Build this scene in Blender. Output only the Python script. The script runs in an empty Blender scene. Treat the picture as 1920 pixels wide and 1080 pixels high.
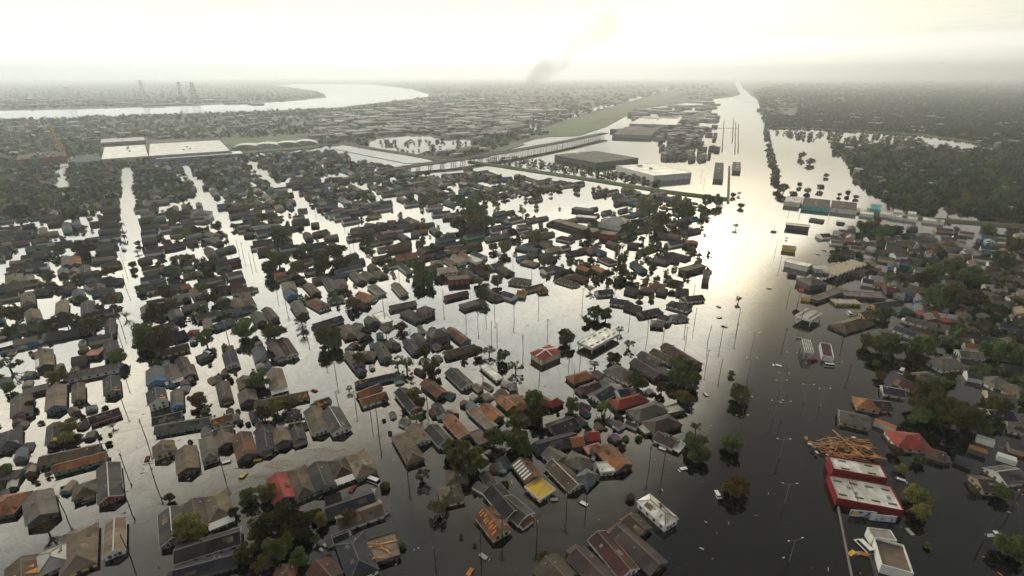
import bpy, bmesh, math, random
import numpy as np
from mathutils import Vector, Matrix
random.seed(7); rng = np.random.default_rng(7)
R = math.radians
S = bpy.context.scene
COL = S.collection

# ------------------------------------------------------------------ camera
CAM_H = 150.0
FPX = 960.0                                   # focal length in pixels of the 1920 px photograph (18 mm lens)
PITCH = math.atan(397.0 / 960.0)
cam = bpy.data.cameras.new('camera'); cam.sensor_width = 36; cam.lens = 18.0
cam.clip_start = 1.0; cam.clip_end = 90000
cam_o = bpy.data.objects.new('camera', cam); COL.objects.link(cam_o)
cam_o.location = (0, 0, CAM_H); cam_o.rotation_euler = (R(90) - PITCH, 0, 0)
S.camera = cam_o

# ------------------------------------------------------------------ world: hazy evening overcast with a darker cloud bank to the right
SUN_AZ, SUN_EL = R(22.3), R(17.3)             # azimuth clockwise from +Y
sun_dir = Vector((math.sin(SUN_AZ) * math.cos(SUN_EL), math.cos(SUN_AZ) * math.cos(SUN_EL), math.sin(SUN_EL)))
W = bpy.data.worlds.new('World'); S.world = W; W.use_nodes = True
nt = W.node_tree; nt.nodes.clear()
def NN(t, nt_=None, **kw):
    n = (nt_ or nt).nodes.new(t)
    for k, v in kw.items(): setattr(n, k, v)
    return n
def link(a, b, nt_=None): (nt_ or nt).links.new(a, b)
def mth(op, a, b=None, c=None, nt_=None, clamp=False):
    n = NN('ShaderNodeMath', nt_, operation=op); n.use_clamp = clamp
    for i, v in enumerate((a, b, c)):
        if v is None: continue
        if isinstance(v, (int, float)): n.inputs[i].default_value = v
        else: link(v, n.inputs[i], nt_)
    return n.outputs[0]
def sstep(v, lo, hi, nt_=None):
    n = NN('ShaderNodeMapRange', nt_, interpolation_type='SMOOTHSTEP')
    link(v, n.inputs[0], nt_); n.inputs[1].default_value = lo; n.inputs[2].default_value = hi
    return n.outputs[0]
def mixc(f, a, b, nt_=None, mode='MIX'):
    n = NN('ShaderNodeMix', nt_, data_type='RGBA', blend_type=mode)
    for s, v in ((n.inputs[0], f), (n.inputs[6], a), (n.inputs[7], b)):
        if isinstance(v, (int, float)): s.default_value = v
        elif isinstance(v, tuple): s.default_value = v if len(v) == 4 else (*v, 1)
        else: link(v, s, nt_)
    return n.outputs[2]
def ramp(v, stops, nt_=None):
    n = NN('ShaderNodeValToRGB', nt_); e = n.color_ramp.elements
    while len(e) < len(stops): e.new(0.5)
    for i, (p, c) in enumerate(stops):
        e[i].position = p; e[i].color = (c, c, c, 1) if isinstance(c, (int, float)) else (*c, 1)
    link(v, n.inputs[0], nt_); return n.outputs[0]
SKY_GAIN = 1.45
sky = NN('ShaderNodeTexSky', sky_type='NISHITA'); sky.sun_disc = False
sky.sun_elevation = SUN_EL; sky.sun_rotation = SUN_AZ; sky.dust_density = 3.0
tc = NN('ShaderNodeTexCoord')
sep = NN('ShaderNodeSeparateXYZ'); link(tc.outputs['Generated'], sep.inputs[0])
dx, dy, dz = sep.outputs
zc = mth('MAXIMUM', dz, 0.03)
px_, py_ = mth('DIVIDE', dx, zc), mth('DIVIDE', dy, zc)      # position on a flat cloud deck
cmb = NN('ShaderNodeCombineXYZ'); link(px_, cmb.inputs[0]); link(py_, cmb.inputs[1]); cmb.inputs[2].default_value = 3.7
n1 = NN('ShaderNodeTexNoise'); n1.inputs['Scale'].default_value = 1.3; n1.inputs['Detail'].default_value = 6; n1.inputs['Roughness'].default_value = 0.55
link(cmb.outputs[0], n1.inputs['Vector'])
n2 = NN('ShaderNodeTexNoise'); n2.inputs['Scale'].default_value = 0.45; n2.inputs['Detail'].default_value = 4
link(cmb.outputs[0], n2.inputs['Vector'])
# brightness of the thin bright deck by height above the horizon (sin of elevation)
prof = ramp(dz, [(0.0, 5.0), (0.012, 2.1), (0.03, 0.66), (0.06, 0.21), (0.12, 0.13), (0.18, 0.38), (0.28, 0.84), (0.42, 0.95), (0.53, 0.74), (0.63, 0.20), (0.74, 0.07), (1.0, 0.05)])
prof = mth('MULTIPLY', prof, 3.2 * SKY_GAIN)
cl = mth('MULTIPLY_ADD', mth('SUBTRACT', n1.outputs[0], 0.5), mth('MULTIPLY_ADD', sstep(dz, 0.06, 0.3), 0.85, 0.45), 1.04)
prof = mth('MULTIPLY', mth('MULTIPLY', prof, cl), mth('MULTIPLY_ADD', sstep(dy, -0.45, 0.62), 0.9, 0.1))   # brighter towards the sun's half of the sky
lo_f = sstep(dz, 0.02, 0.16)
bright = mixc(lo_f, (0.97, 1.0, 0.97), (1.06, 1.0, 0.85))
tint = mixc(sstep(n1.outputs[0], 0.35, 0.6), (0.93, 0.99, 1.03), (1.03, 1.0, 0.93))
bright = mixc(1.0, bright, tint, mode='MULTIPLY')
vm = NN('ShaderNodeVectorMath', operation='SCALE'); link(bright, vm.inputs[0]); link(prof, vm.inputs['Scale'])
bright = vm.outputs[0]
# the darker bank: everything to the right of a nearly straight cloud edge
sedge = mth('SUBTRACT', px_, mth('DIVIDE', mth('SUBTRACT', py_, 0.72), 1.45))
sedge = mth('ADD', sedge, mth('MULTIPLY', mth('SUBTRACT', n2.outputs[0], 0.5), 0.55))
sedge = mth('SUBTRACT', sedge, mth('MULTIPLY_ADD', sstep(dz, 0.08, 0.40), -0.55, 0.55))
bank = sstep(sedge, -0.12, 0.24)
bank = mth('MULTIPLY', bank, sstep(dz, 0.05, 0.2))
thick = ramp(dz, [(0.0, 7.0), (0.03, 2.4), (0.10, 0.55), (0.27, 0.30), (0.42, 0.13), (0.55, 0.07), (0.7, 0.05), (1.0, 0.05)])
vd = NN('ShaderNodeVectorMath', operation='MULTIPLY'); link(thick, vd.inputs[0]); vd.inputs[1].default_value = (1.02, 0.97, 0.86)
clouds = mixc(bank, bright, vd.outputs[0])
# veiled sun behind the thin edge of the bank
dot = NN('ShaderNodeVectorMath', operation='DOT_PRODUCT'); link(tc.outputs['Generated'], dot.inputs[0]); dot.inputs[1].default_value = sun_dir
g = mth('EXPONENT', mth('MULTIPLY', mth('SUBTRACT', dot.outputs['Value'], 1.0), 150.0))
gl = NN('ShaderNodeVectorMath', operation='SCALE'); gl.inputs[0].default_value = (1.0, 0.80, 0.42); link(mth('MULTIPLY', g, 2.6), gl.inputs['Scale'])
clouds = mixc(1.0, clouds, gl.outputs[0], mode='ADD')
cs = NN('ShaderNodeVectorMath', operation='SCALE'); link(clouds, cs.inputs[0]); cs.inputs['Scale'].default_value = 10.0
col = mixc(0.92, sky.outputs[0], cs.outputs[0])
bg = NN('ShaderNodeBackground'); bg.inputs[1].default_value = 0.1
link(col, bg.inputs[0]); out = NN('ShaderNodeOutputWorld'); link(bg.outputs[0], out.inputs[0])
W.cycles.sampling_method = 'MANUAL'; W.cycles.sample_map_resolution = 1024

sun = bpy.data.lights.new('sun', 'SUN'); sun.energy = 0.25; sun.angle = R(3.0); sun.color = (1.0, 0.80, 0.50)
sun_o = bpy.data.objects.new('sun', sun); COL.objects.link(sun_o)
sun_o.rotation_euler = (-sun_dir).to_track_quat('-Z', 'Y').to_euler()

S.view_settings.view_transform = 'Standard'; S.view_settings.look = 'None'
S.view_settings.exposure = 0.28; S.view_settings.gamma = 1.0; S.view_settings.use_curve_mapping = False
S.render.engine = 'CYCLES'
S.cycles.max_bounces = 6; S.cycles.diffuse_bounces = 2; S.cycles.glossy_bounces = 2; S.cycles.transmission_bounces = 2
S.cycles.volume_bounces = 3; S.cycles.transparent_max_bounces = 8
S.cycles.use_denoising = True
S.cycles.sample_clamp_indirect = 6.0

# ------------------------------------------------------------------ helpers
def G(x, y, z=0.0):
    """The point at height z that the pixel (x, y) of the 1920 x 1080 photograph shows."""
    u, v = (x - 960) / FPX, (540 - y) / FPX
    c, s = math.cos(PITCH), math.sin(PITCH)
    d = (u, c + v * s, -s + v * c)
    t = (z - CAM_H) / d[2]
    return Vector((d[0] * t, d[1] * t, z))
def PX(p):
    c, s = math.cos(PITCH), math.sin(PITCH)
    dz_ = p[2] - CAM_H
    f = p[1] * c - dz_ * s; up = p[1] * s + dz_ * c
    return 960 + FPX * p[0] / f, 540 - FPX * up / f
def mpp(x, y):
    """Metres per photograph pixel at the water under pixel (x, y)."""
    g = G(x, y); c, s = math.cos(PITCH), math.sin(PITCH)
    return (g.y * c + CAM_H * s) / FPX
class MB:
    def __init__(s): s.v = []; s.f = []; s.m = []
    def add(s, vs, fs, m=0):
        o = len(s.v); s.v += [tuple(v) for v in vs]
        s.f += [tuple(i + o for i in f) for f in fs]; s.m += [m] * len(fs)
        return s
    def box(s, x0, x1, y0, y1, z0, z1, m=0):
        return s.add([(x0,y0,z0),(x1,y0,z0),(x1,y1,z0),(x0,y1,z0),(x0,y0,z1),(x1,y0,z1),(x1,y1,z1),(x0,y1,z1)],
              [(3,2,1,0),(4,5,6,7),(0,1,5,4),(1,2,6,5),(2,3,7,6),(3,0,4,7)], m)
    def tube(s, p, q, r0, r1, n=6, m=0):
        p, q = Vector(p), Vector(q); d = (q - p).normalized()
        a = d.orthogonal().normalized(); b = d.cross(a)
        vs = []
        for c, r in ((p, r0), (q, r1)):
            for i in range(n):
                t = 2 * math.pi * i / n
                vs.append(c + a * (r * math.cos(t)) + b * (r * math.sin(t)))
        fs = [(i, (i + 1) % n, n + (i + 1) % n, n + i) for i in range(n)] + [tuple(range(n - 1, -1, -1)), tuple(range(n, 2 * n))]
        return s.add(vs, fs, m)
    def bar(s, p, q, w, h, m=0):
        """A bar of square section w x h from p to q."""
        p, q = Vector(p), Vector(q); d = (q - p).normalized()
        a = d.cross(Vector((0, 0, 1)));  a = Vector((1, 0, 0)) if a.length < 1e-4 else a.normalized()
        b = a.cross(d)
        vs = [c + a * (sx * w / 2) + b * (sz * h / 2) for c in (p, q) for sx, sz in ((-1,-1),(1,-1),(1,1),(-1,1))]
        return s.add(vs, [(3,2,1,0),(4,5,6,7),(0,1,5,4),(1,2,6,5),(2,3,7,6),(3,0,4,7)], m)
    def mesh(s, name, mats):
        me = bpy.data.meshes.new(name); me.from_pydata(s.v, [], s.f)
        for m in (mats if isinstance(mats, (list, tuple)) else [mats]): me.materials.append(m)
        me.polygons.foreach_set('material_index', s.m); me.update(); return me
    def build(s, name, mats, parent=None): return put(name, s.mesh(name, mats), parent)
def put(name, me, parent=None, loc=None, rot=None):
    o = bpy.data.objects.new(name, me); COL.objects.link(o)
    if parent is not None: o.parent = parent
    if loc is not None: o.location = loc
    if rot is not None: o.rotation_euler = rot
    return o
THINGS = []
def thing(name, cat, loc, rz=0.0, label=None, group=None, mesh=None):
    o = put(name, mesh, None, loc, (0, 0, rz)); o['category'] = cat
    if label: o['label'] = label
    if group: o['group'] = group
    return o
def structure(o, kind='structure'): o['kind'] = kind; return o

# ------------------------------------------------------------------ materials
def mat(name, col, rough=0.8, var=0.25, scale=0.5, stretch=None, bump=0.0, spec=0.3, metal=0.0, second=None, s_lo=0.5, s_hi=0.62, objvar=0.0, attr=None, scale2=None):
    m = bpy.data.materials.new(name); m.use_nodes = True; t = m.node_tree
    b = t.nodes['Principled BSDF']; b.inputs['Roughness'].default_value = rough; b.inputs['Metallic'].default_value = metal
    b.inputs['Specular IOR Level'].default_value = spec
    co = NN('ShaderNodeTexCoord', t); mp = NN('ShaderNodeMapping', t); link(co.outputs['Object'], mp.inputs[0], t)
    if stretch: mp.inputs['Scale'].default_value = stretch
    oi = NN('ShaderNodeObjectInfo', t)
    mp2 = NN('ShaderNodeVectorMath', t, operation='ADD'); link(mp.outputs[0], mp2.inputs[0], t)
    rv = NN('ShaderNodeCombineXYZ', t); link(mth('MULTIPLY', oi.outputs['Random'], 97.0, nt_=t), rv.inputs[0], t); link(mth('MULTIPLY', oi.outputs['Random'], 31.0, nt_=t), rv.inputs[1], t)
    link(rv.outputs[0], mp2.inputs[1], t)
    n = NN('ShaderNodeTexNoise', t); n.inputs['Scale'].default_value = scale; n.inputs['Detail'].default_value = 5; n.inputs['Roughness'].default_value = 0.6
    link(mp2.outputs[0], n.inputs['Vector'], t)
    base = col
    if attr:
        a = NN('ShaderNodeAttribute', t, attribute_name=attr); base = a.outputs['Color']
    if second:
        n3 = NN('ShaderNodeTexNoise', t); n3.inputs['Scale'].default_value = scale2 or scale * 0.5; n3.inputs['Detail'].default_value = 4
        link(mp2.outputs[0], n3.inputs['Vector'], t)
        base = mixc(sstep(n3.outputs[0], s_lo, s_hi, t), base, second, t)
    k = mth('MULTIPLY_ADD', n.outputs[0], 2 * var, 1 - var, nt_=t)
    if objvar: k = mth('MULTIPLY', k, mth('MULTIPLY_ADD', oi.outputs['Random'], 2 * objvar, 1 - objvar, nt_=t), nt_=t)
    sc = NN('ShaderNodeVectorMath', t, operation='SCALE')
    if isinstance(base, tuple): sc.inputs[0].default_value = base
    else: link(base, sc.inputs[0], t)
    link(k, sc.inputs['Scale'], t); link(sc.outputs[0], b.inputs['Base Color'], t)
    if bump:
        bp = NN('ShaderNodeBump', t); bp.inputs['Strength'].default_value = bump; bp.inputs['Distance'].default_value = 0.1
        n4 = NN('ShaderNodeTexNoise', t); n4.inputs['Scale'].default_value = 2.5; link(mp2.outputs[0], n4.inputs['Vector'], t)
        link(n4.outputs[0], bp.inputs['Height'], t); link(bp.outputs[0], b.inputs['Normal'], t)
    return m
RCOL = dict(ch=('charcoal', (.040,.038,.042), (.075,.07,.068)), bk=('black', (.022,.021,.024), (.05,.045,.05)), nv=('dark blue', (.030,.033,.052), (.05,.05,.065)),
  gr=('grey', (.115,.105,.095), (.17,.15,.13)), lg=('pale grey', (.34,.33,.31), (.25,.23,.2)), br=('brown', (.105,.078,.058), (.16,.12,.085)),
  db=('dark brown', (.062,.047,.038), (.10,.075,.055)), tn=('tan', (.26,.20,.145), (.17,.13,.09)), ol=('olive brown', (.105,.092,.056), (.16,.13,.08)),
  mr=('maroon', (.10,.036,.034), (.06,.03,.03)), pu=('purple brown', (.066,.048,.052), (.095,.07,.065)), ru=('rusty brown', (.21,.085,.042), (.10,.055,.04)),
  og=('orange brown', (.34,.135,.05), (.21,.09,.045)), rd=('red', (.36,.055,.04), (.24,.045,.035)), sa=('salmon', (.50,.22,.16), (.40,.17,.13)),
  wh=('white', (.70,.69,.65), (.46,.44,.39)), gn=('green', (.075,.12,.085), (.12,.12,.08)), dg=('dark green', (.04,.058,.045), (.06,.065,.05)),
  bl=('blue grey', (.09,.115,.14), (.13,.13,.13)), ye=('yellow', (.62,.40,.04), (.5,.33,.06)))
ROOF = {k: mat('roof_' + v[0].replace(' ', '_'), v[1], rough=0.85 if k not in ('wh', 'lg') else 0.38, spec=.3 if k not in ('wh', 'lg') else .5, var=0.6, scale=0.55, stretch=(1, .45, .45), second=v[2], bump=0.4, objvar=0.18, scale2=.16, s_lo=.42, s_hi=.58) for k, v in RCOL.items()}
WCOL = dict(w=('white', (.66,.66,.63)), c=('cream', (.55,.48,.34)), y=('yellow', (.58,.42,.13)), g=('grey', (.26,.26,.25)), d=('dark grey', (.09,.09,.09)),
  b=('blue', (.09,.26,.38)), n=('green', (.16,.32,.21)), r=('red', (.26,.035,.03)), t=('tan', (.36,.28,.19)), k=('dark brown', (.07,.05,.04)), q=('turquoise', (.08,.40,.40)))
WALL = {k: mat('wall_' + v[0].replace(' ', '_'), v[1], rough=0.8, var=0.18, scale=0.8, stretch=(1, 1, .25), second=tuple(c * .62 for c in v[1]), scale2=.5, s_lo=.5, s_hi=.75) for k, v in WCOL.items()}
M_trim = mat('painted_trim', (.55,.54,.5), var=.15)
M_trimd = mat('weathered_trim', (.16,.14,.12), var=.2)
M_pane = mat('window_pane', (.012,.014,.017), rough=.12, spec=.5, var=.1)
M_ply = mat('orange_plywood', (.62,.26,.05), var=.25, scale=1.2)
M_tarpb = mat('blue_tarp', (.04,.18,.52), var=.2)
M_tarpy = mat('yellow_sheet', (.72,.45,.03), var=.2, second=(.5,.3,.05), scale2=.4)
M_metal = mat('grey_metal', (.35,.35,.34), rough=.5, var=.15)
M_white = mat('white_paint', (.74,.74,.72), rough=.45, var=.1)
M_lamp = mat('lamp_steel', (.16,.16,.16), rough=.5, var=.15)
M_pole = mat('weathered_pole_wood', (.055,.045,.036), var=.3, scale=2)
M_conc = mat('concrete', (.21,.20,.18), var=.2, scale=.2)
M_wood = mat('splintered_lumber', (.40,.20,.075), var=.45, scale=.4, objvar=.5)
M_red = mat('red_paint', (.20,.012,.015), var=.12)
M_black = mat('black_rubber', (.02,.02,.02), var=.1)
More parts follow.
